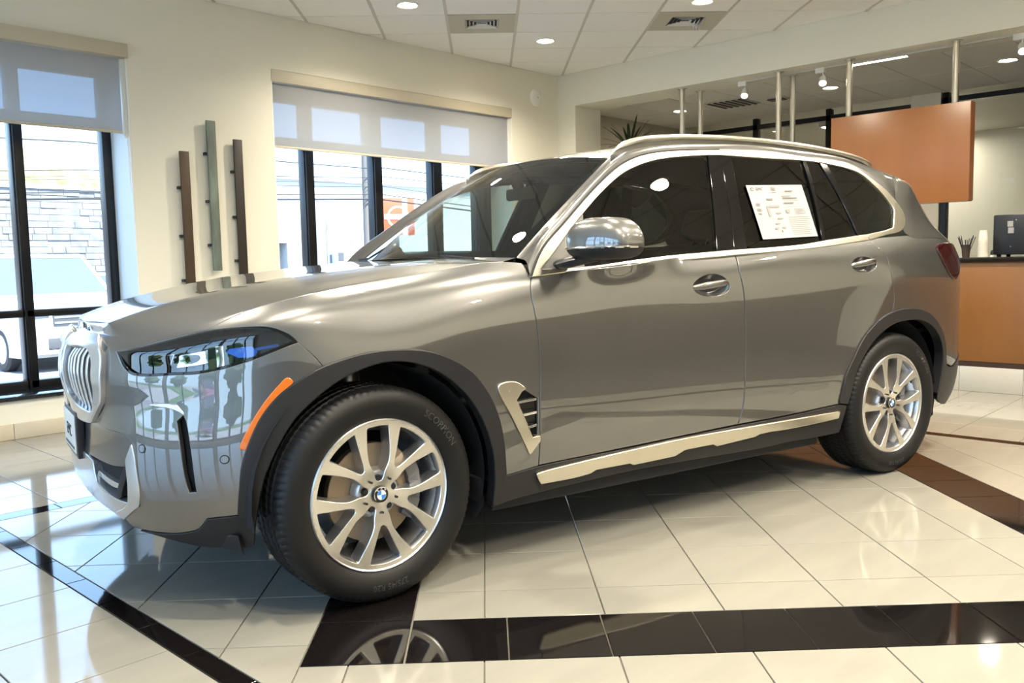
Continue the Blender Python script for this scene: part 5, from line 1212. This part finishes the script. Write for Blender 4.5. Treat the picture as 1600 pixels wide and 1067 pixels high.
# ---- side mirrors
def mirror(sy):
    c = np.array([.872, -1.130, 1.232]) if sy > 0 else np.array([1.02, -1.06, 1.215]); hx, hy, hz = .094, .138, .092
    n, k = 40, 28; V = []
    for i in range(k+1):
        ph = -PI/2+PI*i/k
        for j in range(n):
            th = 2*PI*j/n
            f = lambda q, p_: math.copysign(abs(q)**p_, q)
            x = f(math.cos(ph), .55)*f(math.cos(th), .62); y = f(math.cos(ph), .55)*f(math.sin(th), .62); z = f(math.sin(ph), .72)
            # flat glass side to the rear, taper upwards and outwards
            X = hx*x*(1-.10*max(z, 0)); Y = hy*y*(1-.16*max(z, 0)**2); Z = hz*z*(1.0 if z > 0 else .72)
            if X > .03: X = .03+(X-.03)*.45
            Z -= .012*(Y < 0)*(-Y/hy)**2*(z > 0); X += .035*(-Y/hy)
            V.append((c[0]+X, (c[1]+Y), c[2]+Z))
    V = np.array(V); V[:, 1] *= sy
    F = [(i*n+j, i*n+(j+1) % n, (i+1)*n+(j+1) % n, (i+1)*n+j) for i in range(k) for j in range(n)]
    if sy < 0: F = [f[::-1] for f in F]
    zc = c[2]-.021; up = [f for f in F if np.mean([V[q][2] for q in f]) > zc]; lo = [f for f in F if np.mean([V[q][2] for q in f]) <= zc]
    def sub(nm, fs, m_, par):
        ids = sorted({q for f in fs for q in f}); mp = {q: i for i, q in enumerate(ids)}
        bm = bmesh.new(); vs = [bm.verts.new(V[q]) for q in ids]
        for f in fs:
            q = [vs[mp[a]] for a in f]
            try: bm.faces.new(q)
            except ValueError: pass
        bmesh.ops.remove_doubles(bm, verts=bm.verts, dist=1e-5); bmesh.ops.dissolve_degenerate(bm, edges=bm.edges, dist=1e-6); bmesh.ops.recalc_face_normals(bm, faces=bm.faces)
        if nm == 'side_mirror':
            pass
        return bmput(nm, bm, m_, par, smooth=True)
    o = sub('side_mirror', up, M['mirror_paint'], car); sub('mirror_base', lo, M['clad'], o)
    # lamp strip at the joint
    ring = [V[q] for q in range(len(V))]
    i_ = min(range(k), key=lambda a: abs(V[a*n][2]-zc)); rw = V[i_*n:(i_+1)*n]
    st = [p_ for p_ in rw if p_[0] < c[0]+.045]
    st = sorted(st, key=lambda p_: math.atan2(p_[0]-c[0]-.05, abs(p_[1])-1.135))
    pts = [(c[0]+(p_[0]-c[0])*1.01, sy*1.135*-1*-1+(p_[1]-sy*c[1]*1)*1.01 if False else p_[1], zc) for p_ in st]
    tube('indicator_strip', [(a+(a-c[0])*.02, b, z_) for a, b, z_ in pts], .0045, M['chrome'], o, 6)
    # arm to the door
    tube('mirror_arm', [(c[0]-.065, sy*-.925, c[2]-.082), (c[0]-.055, sy*-.975, c[2]-.074), (c[0]-.035, sy*-1.03, c[2]-.062), (c[0]-.005, sy*-1.08, c[2]-.05)], [.026, .030, .030, .032], M['plastic_k'], o, 12, (1.45, .72))
    gl = lathe('mirror_glass', [(0, 0), (.068, 0), (.066, .004), (0, .004)], M['chrome'], o, 24, Matrix.Translation((c[0]+.052, sy*c[1]*1.0, c[2]+.004)) @ Matrix.Rotation(PI/2, 4, 'Y') @ Matrix.Diagonal((.8, 1.5, 1, 1)))
M['mirror_paint'] = M['paint']
mirror(1); mirror(-1)

# ---- wheels
def wheel_rim_mesh():
    def loop_u(th):
        pr = [(.046, 0), (.049, .010), (.060, .0165), (.078, .0215), (.098, .032), (.118, .040), (.16, .045), (.20, .0445), (.236, .0425)]
        arc = [(.243*math.cos(a), .243*math.sin(a)) for a in np.linspace(.162, -.162, 7)]
        q = [(r, w_) for r, w_ in pr]+arc+[(r, -w_) for r, w_ in pr[::-1][:-1]]
        c_, s_ = math.cos(th), math.sin(th); return [(r*c_-w_*s_, r*s_+w_*c_) for r, w_ in q]
    def loop_y(th):
        pr = [(.106, 0), (.109, .008), (.121, .0155), (.155, .030), (.20, .0485), (.234, .0610)]
        arc = [(.243*math.cos(a), .243*math.sin(a)) for a in np.linspace(.242, -.242, 9)]
        q = [(r, w_) for r, w_ in pr]+arc+[(r, -w_) for r, w_ in pr[::-1][:-1]]
        c_, s_ = math.cos(th), math.sin(th); return [(r*c_-w_*s_, r*s_+w_*c_) for r, w_ in q]
    th0 = math.radians(91.5)
    holes = [dens([tuple(q) for q in loop_u(th0+k*2*PI/5)], .012) for k in range(5)]+[dens([tuple(q) for q in loop_y(th0-PI/5+k*2*PI/5)], .012) for k in range(5)]
    outer = np.array([(.262*math.cos(a), .262*math.sin(a)) for a in np.linspace(0, 2*PI, 121)[:-1]])
    loops = [outer]+[h if parea(h) < 0 else h[::-1] for h in holes]
    g = np.stack(np.meshgrid(np.arange(-.26, .26, .013), np.arange(-.26, .26, .013), indexing='ij'), -1).reshape(-1, 2)
    keep = inside(g, outer) & (dist(g, outer) > .006)
    for h in loops[1:]: keep &= ~inside(g, h) & (dist(g, h) > .006)
    B = np.concatenate(loops); pts = np.concatenate([B, g[keep]]); edges = []; k = 0
    for l in loops: edges += [(k+i, k+(i+1) % len(l)) for i in range(len(l))]; k += len(l)
    rs = geometry.delaunay_2d_cdt([Vector(q) for q in pts], edges, [], 0, 1e-7)
    vs = np.array([tuple(q) for q in rs[0]]); T = np.array([t for t in rs[2] if len(t) == 3]); c = vs[T].mean(1); kk = inside(c, outer)
    for h in loops[1:]: kk &= ~inside(c, h)
    T = T[kk]; mp = {q: i for i, ol in enumerate(rs[3]) for q in ol}
    def zf(p): r = np.linalg.norm(p, axis=1); return -.108-.006*np.clip((r-.05)/.2, 0, 1)+.016*np.clip(1-r/.11, 0, 1)**1.5
    V = [(p[0], z_, p[1]) for p, z_ in zip(vs, zf(vs))]; F = [tuple(t) for t in T]; mi = [0]*len(F)
    # orient to -y
    a, b, c3 = (np.array(V[i]) for i in F[0])
    if np.cross(b-a, c3-a)[1] > 0: F = [f[::-1] for f in F]
    k = 0
    for li, l in enumerate(loops):
        idx = [mp[k+i] for i in range(len(l))]; k += len(l); nn = normals2(l)[1]; L_ = len(l); base = len(V)
        z0 = zf(l); rr3 = np.linalg.norm(l, axis=1)
        ch = .0022 if li else .004
        p1 = l+nn*(ch if li else ch); 
        dep = np.where(rr3 > .236, .030, .058) if li else np.full(L_, .02)
        p2 = l+nn*(.006 if li else .006)
        V += [(q[0], z_, q[1]) for q, z_ in zip(l, z0)]+[(q[0], z_+ch, q[1]) for q, z_ in zip(p1, z0)]+[(q[0], z_+d_, q[1]) for q, z_, d_ in zip(p2, z0, dep)]
        for j in range(2):
            for i in range(L_):
                f = (base+j*L_+i, base+j*L_+(i+1) % L_, base+(j+1)*L_+(i+1) % L_, base+(j+1)*L_+i); F.append(f); mi.append(0 if j == 0 else 1)
    me = bpy.data.meshes.new('wheel'); me.from_pydata([tuple(map(float, q)) for q in V], [], [tuple(map(int, f)) for f in F]); me.update()
    me.polygons.foreach_set('material_index', mi)
    bm = bmesh.new(); bm.from_mesh(me); 
    # walls face the opening
    bm.normal_update()
    bm.to_mesh(me); bm.free()
    me.polygons.foreach_set('use_smooth', [True]*len(me.polygons)); me.set_sharp_from_angle(angle=math.radians(38))
    me.materials.append(M['alloy']); me.materials.append(M['alloy_d']); return me
RIM = wheel_rim_mesh()
RYm = Matrix.Rotation(PI/2, 4, 'X')           # lathe axis z -> -y
TR = .3765
def tyre_mesh():
    prof = [(.258, .100), (.264, .112), (.280, .124), (.300, .1325), (.318, .1365), (.334, .1355), (.350, .1300), (.3625, .1215), (.3700, .1100), (.3740, .094)]
    tr = [(.3755, .080)]
    gro = [.062, .022, -.022, -.062]
    for gq in gro: tr += [(.3765, gq+.0075), (.3690, gq+.005), (.3690, gq-.005), (.3765, gq-.0075)]
    prof = prof+tr+[(.3755, -.080)]+[(r, -y) for r, y in prof[::-1]]
    n = 360; V = []; rows = len(prof)
    for ri, (r, y) in enumerate(prof):
        sho = .358 < r < .3752 or (abs(y) > .068 and r > .37)
        for i in range(n):
            rr3 = r
            if sho and i % 4 == 0: rr3 -= .003
            elif r > .374 and abs(y) < .075 and (i+int(abs(y)*400)) % 4 == 0: rr3 -= .003
            a = 2*PI*i/n+(.02*math.sin(y*30) if abs(y) < .12 else 0); V.append((rr3*math.cos(a), -y, rr3*math.sin(a)))
    F = [(a*n+i, (a+1)*n+i, (a+1)*n+(i+1) % n, a*n+(i+1) % n) for a in range(rows-1) for i in range(n)]
    a_, b_, c_ = (np.array(V[q]) for q in F[0][:3]); nrm = np.cross(b_-a_, c_-a_)
    if nrm[1] > 0: F = [f[::-1] for f in F]
    me = bpy.data.meshes.new('tyre'); me.from_pydata(V, [], F); me.update(); me.polygons.foreach_set('use_smooth', [True]*len(F)); me.set_sharp_from_angle(angle=math.radians(30)); me.materials.append(M['rubber']); return me
TYRE = tyre_mesh()
def curved_text(s, size, rad, ang, par):
    v, f = text_geo(s, size, .0012)
    out = [((rad+y)*math.cos(ang-x/rad), -.1372-z*.9+.0035*abs(y)/.02, (rad+y)*math.sin(ang-x/rad)) for x, y, z in v]
    return pyd('tyre_lettering', out, f, M['letter'], par)
def wheel(x, y, rz, side):
    o = bpy.data.objects.new('wheel', RIM); COL.objects.link(o); o.parent = car; o.location = (x, y, TR-.002); o.rotation_euler = (0, 0, rz)
    t = bpy.data.objects.new('tyre', TYRE); COL.objects.link(t); t.parent = o
    lathe('barrel', [(.262, .118), (.266, .114), (.264, .104), (.246, .098), (.240, .06), (.222, .03), (.222, -.09), (.245, -.11), (.262, -.118), (.255, -.118), (.238, -.108), (.214, -.09), (.214, .03), (.232, .06), (.240, .098)], M['alloy_l'], o, 72, RYm, close=True)
    lathe('brake_disc', [(.09, .052), (.172, .052), (.174, .050), (.174, .022), (.172, .020), (.09, .020)], M['disc'], o, 48, RYm, close=True)
    lathe('disc_hat', [(0, .085), (.078, .085), (.088, .075), (.092, .05), (.092, .01), (0, .01)], M['alloy_d'], o, 36, RYm)
    lathe('back_plate', [(0, -.02), (.14, -.02), (.14, -.03), (0, -.03)], M['dark'], o, 36, RYm)
    bm = bmesh.new()
    for k in range(7):
        a = math.radians(-34+k*11); bm_box(bm, -.026, .026, -.075 if k % 2 else -.070, .01, -.022, .022, bev=.006, M=Matrix.Rotation(-a, 4, 'Y') @ Matrix.Translation((.158, 0, 0)))
    bmput('brake_caliper', bm, M['caliper'], o, angle=40)
    for k in range(5):
        a = math.radians(91.5+72*k); r = .0565
        b = lathe('wheel_bolt', [(0, .100), (.010, .100), (.0125, .094), (.0125, .075), (.018, .072), (.018, .05), (0, .05)], M['bolt'], o, 12, Matrix.Translation((r*math.cos(a), 0, r*math.sin(a))) @ RYm)
        a = math.radians(55.5+72*k); r = .062
        lathe('hole_plug', [(0, .1135), (.0042, .1135), (.0042, .100), (0, .100)], M['dark'], o, 10, Matrix.Translation((r*math.cos(a), 0, r*math.sin(a))) @ RYm)
    cap = lathe('centre_cap', [(0, .1095), (.0265, .1090), (.0285, .105), (.0285, .085), (0, .085)], M['gloss_k'], o, 32, RYm)
    # roundel: quarters, ring and letters
    V, F, mi = [(0, -.1102, 0)], [], []
    for k in range(32):
        a = 2*PI*k/32; V.append((.0165*math.cos(a), -.1102, .0165*math.sin(a)))
    for k in range(32): F.append((0, 1+(k+1) % 32, 1+k)); mi.append(0 if (k//8) % 2 == 0 else 1)
    F = [f[::-1] for f in F]
    pyd('roundel', V, F, [M['roundel_w'], M['roundel_b']], o, mi=mi)
    bm = bmesh.new(); bm_lathe(bm, [(.0165, .1108), (.0178, .1108), (.0178, .1095), (.0165, .1095)], 32, RYm, close=True); bm_lathe(bm, [(.0260, .1105), (.0276, .1100), (.0276, .107), (.026, .107)], 32, RYm, close=True); bmesh.ops.recalc_face_normals(bm, faces=bm.faces); bmput('roundel_ring', bm, M['chrome'], o)
    for ch, an in (('B', 130), ('M', 90), ('W', 50)):
        v, f = text_geo(ch, .0085, .0002); a = math.radians(an); ca, sa = math.cos(a), math.sin(a)
        pts = [((.0219+yy)*ca+xx*sa, -.1112-zz, (.0219+yy)*sa-xx*ca) for xx, yy, zz in v]; pyd('roundel_letter', pts, f, M['roundel_w'], o)
    curved_text('SCORPION', .036, .318, math.radians(42), o); curved_text('275/45 R20', .030, .318, math.radians(-88), o)
    a = math.radians(27); tube('valve_stem', [(.225*math.cos(a), -.088, .225*math.sin(a)), (.205*math.cos(a), -.102, .205*math.sin(a))], .005, M['plastic_k'], o, 8)
    return o
M['alloy_l'] = mat('barrel_alloy', (.78, .78, .79), .30, 1.0); M['bolt'] = mat('dark_bolt', (.03, .032, .036), .35, .6)
wheel(0.0, -.842, math.radians(STEER), 1); wheel(2.975, -.845, 0, 1)
wheel(0.0, .842, PI+math.radians(STEER), -1); wheel(2.975, .845, PI, -1)

# ---- wheel arches, floor and engine bay fillers
for x0 in (0.0, 2.975):
    for sy in (1, -1):
        V, F = [], []; n = 22
        for i in range(n+1):
            a = math.radians(-14+202*i/n); r = .435+.02*math.sin(a)
            for yy in (-.935, -.52): V.append((x0+r*math.cos(a), yy*sy, .375+r*math.sin(a)))
        for i in range(n): F.append((2*i, 2*i+2, 2*i+3, 2*i+1))
        F.append(tuple(2*i+1 for i in range(n+1)))
        pyd('arch_liner', V, F, M['dark'], car, smooth=False)
        if sy > 0 or True:
            tube('mud_flap', [(x0+.425, -.86*sy, .36), (x0+.435, -.86*sy, .26), (x0+.42, -.86*sy, .20)], [.03, .028, .012], M['dark'], car, 8, (2.6, .35) if False else (.35, 2.4))
tube('suspension_strut', [(.05, -.60, .60), (.06, -.56, .78)], .045, M['alloy_d'], car, 14); tube('suspension_strut', [(.05, .60, .60), (.06, .56, .78)], .045, M['alloy_d'], car, 14)
tube('axle', [(0, -.72, .37), (0, .72, .37)], .035, M['dark'], car, 10); tube('axle', [(2.975, -.72, .37), (2.975, .72, .37)], .045, M['dark'], car, 10)
bm = bmesh.new()
for b in ((.50, 2.46, -.88, .88, .21, .27), (-.60, 3.75, -.45, .45, .25, .34), (-.60, .45, -.50, .50, .34, .90), (3.45, 3.85, -.70, .70, .34, .70), (-.62, -.46, -.50, .50, .27, .34)): bm_box(bm, *b, bev=.01)  # floor pan, plus an added engine bay box that blocks light
bmput('underbody_filler', bm, M['dark'], car)
# inner skin behind the panel gaps
sk = []
def skin(s0, s1, t0, t1):
    def f(a, b):
        s_ = s0+(s1-s0)*a; t_ = t0+(t1-t0)*b; X, Su, Sv, N, sg = frame(L, s_, t_); return X-N*sg*.028
    return f
sk_ = float(s_of_x(.50)); sr_ = float(s_of_x(2.45)); s36 = float(s_of_x(3.47))
for a, b, c_, d_ in ((sk_, sr_, .05, .97), (.9, sk_, .66, .99), (sr_, s36, .56, .97), (s36, S_END, .1, .97), (0.0, .95, .14, .45), (.5, .95, .45, .68)):
    gridsurf('inner_skin', skin(a, b, c_, d_), 24, 10, M['dark'], car, mirror=True)

# ---- front plate and holder, air deflector, rear view mirror
o = box('plate_holder', -.832, -.806, -.166, .166, .478, .652, M['plastic_k'], car, bev=.004)
box('number_plate', -.837, -.8325, -.152, .152, .496, .638, M['plastic_w'], o, bev=.001)
v, f = text_geo('EMC', .065, .0006); pyd('plate_lettering', [(-.8378-z, -x, .566+y) for x, y, z in v], f, M['ink_k'], o)
box('plate_strip', -.8385, -.837, -.12, .12, .506, .516, M['ink'], o)
for sy in (1, -1):
    bm = bmesh.new(); vs = [bm.verts.new(q) for q in ((-.60, sy*-.62, .290), (-.455, sy*-.835, .290), (-.440, sy*-.835, .224), (-.455, sy*-.81, .230), (-.575, sy*-.66, .256))]; bm.faces.new(vs)
    r = bmesh.ops.extrude_face_region(bm, geom=bm.faces[:]); bmesh.ops.translate(bm, verts=[q for q in r['geom'] if isinstance(q, bmesh.types.BMVert)], vec=(.006, .002, 0)); bmesh.ops.recalc_face_normals(bm, faces=bm.faces)
    bmput('air_deflector', bm, M['clad'], car)
o = box('rear_view_mirror', 1.245, 1.275, -.12, .12, 1.475, 1.535, M['interior'], car, bev=.012)
tube('mirror_stalk', [(1.25, 0, 1.53), (1.22, 0, 1.60)], .03, M['interior'], o, 10)

# ---- cabin
gridsurf('headliner', lambda a, b: ROOF(1.30+a*2.2, -1+2*b)*np.array([1, .97, 1])-np.array([0, 0, .035]), 20, 20, M['liner'], car, flip=True)
bm = bmesh.new(); bm_box(bm, .70, 1.16, -.80, .80, .86, 1.10, bev=.05); bm_box(bm, .92, 1.20, -.62, -.16, 1.08, 1.15, bev=.03); bmput('dashboard', bm, M['interior'], car, angle=40)
box('display', 1.06, 1.08, -.22, .36, 1.08, 1.20, M['gloss_k'], car, bev=.006)
bm = bmesh.new(); bm_lathe(bm, [(.19+.016*math.cos(a), .016*math.sin(a)) for a in np.linspace(0, 2*PI, 11)[:-1]], 36, Matrix.Translation((1.32, -.39, 1.02)) @ Matrix.Rotation(math.radians(-65), 4, 'Y'), close=True); bm_box(bm, -.18, .18, -.025, .025, -.02, .01, M=Matrix.Translation((1.32, -.39, 1.02)) @ Matrix.Rotation(math.radians(-65), 4, 'Y') @ Matrix.Rotation(PI/2, 4, 'Z')); bmesh.ops.recalc_face_normals(bm, faces=bm.faces); bmput('steering_wheel', bm, M['interior'], car, angle=40)
for x0, ys_ in ((1.40, (-.40, .40)), (2.35, (-.45, 0.0, .45))):
    for y_ in ys_:
        wq = .25 if x0 < 2 else .21
        s_ = bm = bmesh.new(); bm_box(bm, x0, x0+.52, y_-wq, y_+wq, .50, .70, bev=.05); st_ = bmput('seat', bm, M['seat'], car, angle=45)
        Mb = Matrix.Translation((x0+.50, y_, .66)) @ Matrix.Rotation(math.radians(20), 4, 'Y')
        bm = bmesh.new(); bm_box(bm, -.07, .07, -wq, wq, 0, .60, bev=.05, M=Mb); bm_box(bm, -.08, .02, -wq+.01, -wq+.07, .05, .50, bev=.025, M=Mb); bm_box(bm, -.08, .02, wq-.07, wq-.01, .05, .50, bev=.025, M=Mb); bmput('backrest', bm, M['seat'], st_, angle=45)
        bm = bmesh.new(); bm_box(bm, -.05, .05, -.13, .13, .64, .80, bev=.035, M=Mb); bmput('headrest', bm, M['seat'], st_, angle=45)
        for dy in (-.05, .05): tube('headrest_post', [tuple(Mb @ Vector((0, dy, .58))), tuple(Mb @ Vector((0, dy, .68)))], .007, M['chrome'], st_, 6)
box('cabin_floor', .55, 3.5, -.80, .80, .30, .46, M['interior'], car); box('console', 1.05, 1.95, -.13, .13, .45, .78, M['interior'], car, bev=.03); box('parcel_cover', 2.95, 3.62, -.75, .75, .95, 1.0, M['interior'], car)

# ---- paper sheet on the rear side window: a thing of its own
pp_ = [np.array(q[:2]) for q in D['paper']]
pc_ = np.array([G(q[0], q[1]) for q in pp_]); _, Su, Sv, N, sg = frame(G, np.array([q[0] for q in pp_]), np.array([q[1] for q in pp_])); n_ = (N*sg).mean(0); n_ /= np.linalg.norm(n_)
cw = car.matrix_basis if False else (Matrix.Translation(car.location) @ Matrix.Rotation(car.rotation_euler[2], 4, 'Z'))
sh = empty('window_sheet', cw @ Vector(pc_.mean(0)), car.rotation_euler[2]); tag(sh, 'white printed sales sheet stuck on the rear side window of the car', 'paper sheet')
ctr = pc_.mean(0)
def onsheet(u, v, h):                    # u right, v down, 0..1
    a = pc_[0]*(1-u)*(1-v)+pc_[1]*u*(1-v)+pc_[2]*u*v+pc_[3]*(1-u)*v
    return tuple(a-ctr+n_*(.004+h))
V, F = [], []
for i in range(9):
    for j in range(9): V.append(onsheet(i/8, j/8, .0015*math.sin(i*.9)*math.sin(j*.6)+.001))
for i in range(8):
    for j in range(8): F.append((i*9+j, i*9+j+1, (i+1)*9+j+1, (i+1)*9+j))
o = pyd('sheet', V, F, M['paper'], sh, smooth=True)
def strips(nm, rects, m_):
    for u0, u1, v0, v1 in rects: pyd(nm, [onsheet(u0, v0, .0045), onsheet(u0, v1, .0045), onsheet(u1, v1, .0045), onsheet(u1, v0, .0045)], [(0, 1, 2, 3)], m_, sh)
v, f = text_geo('EMC', .075, 0); pyd('lettering', [onsheet(.20+x_*.85, .085-y_, .005) for x_, y_, z_ in v], f, M['ink_k'], sh)
V, F = [], []
for k in range(20):
    a = 2*PI*k/24+.8
    for r in (.022, .031): V.append(onsheet(.075+r*math.cos(a), .085+r*math.sin(a), .005))
F = [(2*k, 2*k+1, 2*k+3, 2*k+2) for k in range(19)]; pyd('logo_arc', V, F, M['ink_k'], sh)
rr_ = random.Random(5); rects = []
for (u0, u1, v0, v1, n_l, hgt) in ((.40, .50, .05, .10, 3, .010), (.40, .50, .14, .155, 1, .010), (.26, .40, .265, .285, 2, .010), (.05, .14, .35, .39, 3, .008), (.05, .14, .45, .49, 3, .008), (.05, .12, .53, .55, 2, .008), (.64, .80, .115, .13, 1, .016), (.55, .95, .155, .158, 1, .004), (.55, .72, .215, .225, 1, .010), (.56, .84, .25, .268, 1, .018), (.55, .90, .295, .30, 1, .005), (.55, .78, .345, .365, 1, .018), (.55, .92, .42, .425, 1, .005), (.70, .92, .47, .56, 4, .007), (.55, .95, .62, .63, 1, .007), (.55, .95, .66, .94, 9, .006)):
    for k in range(n_l):
        vv_ = v0+(v1-v0)*(k/max(1, n_l-1) if n_l > 1 else 0); rects.append((u0, u1-(u1-u0)*rr_.random()*.2, vv_, vv_+hgt))
strips('print_line', rects, M['ink'])
GREY = mat('pale_grey_print', (.25, .25, .25), .7)
strips('print_block', [(.23, .27, .40, .60), (.27, .46, .385, .43), (.36, .46, .52, .55), (.36, .46, .62, .65), (.30, .38, .72, .74), (.27, .33, .80, .83), (.40, .46, .79, .82), (.555, .62, .47, .54)], GREY)
strips('print_mark', [(.365, .380, .855, .895)], M['ink_k'])
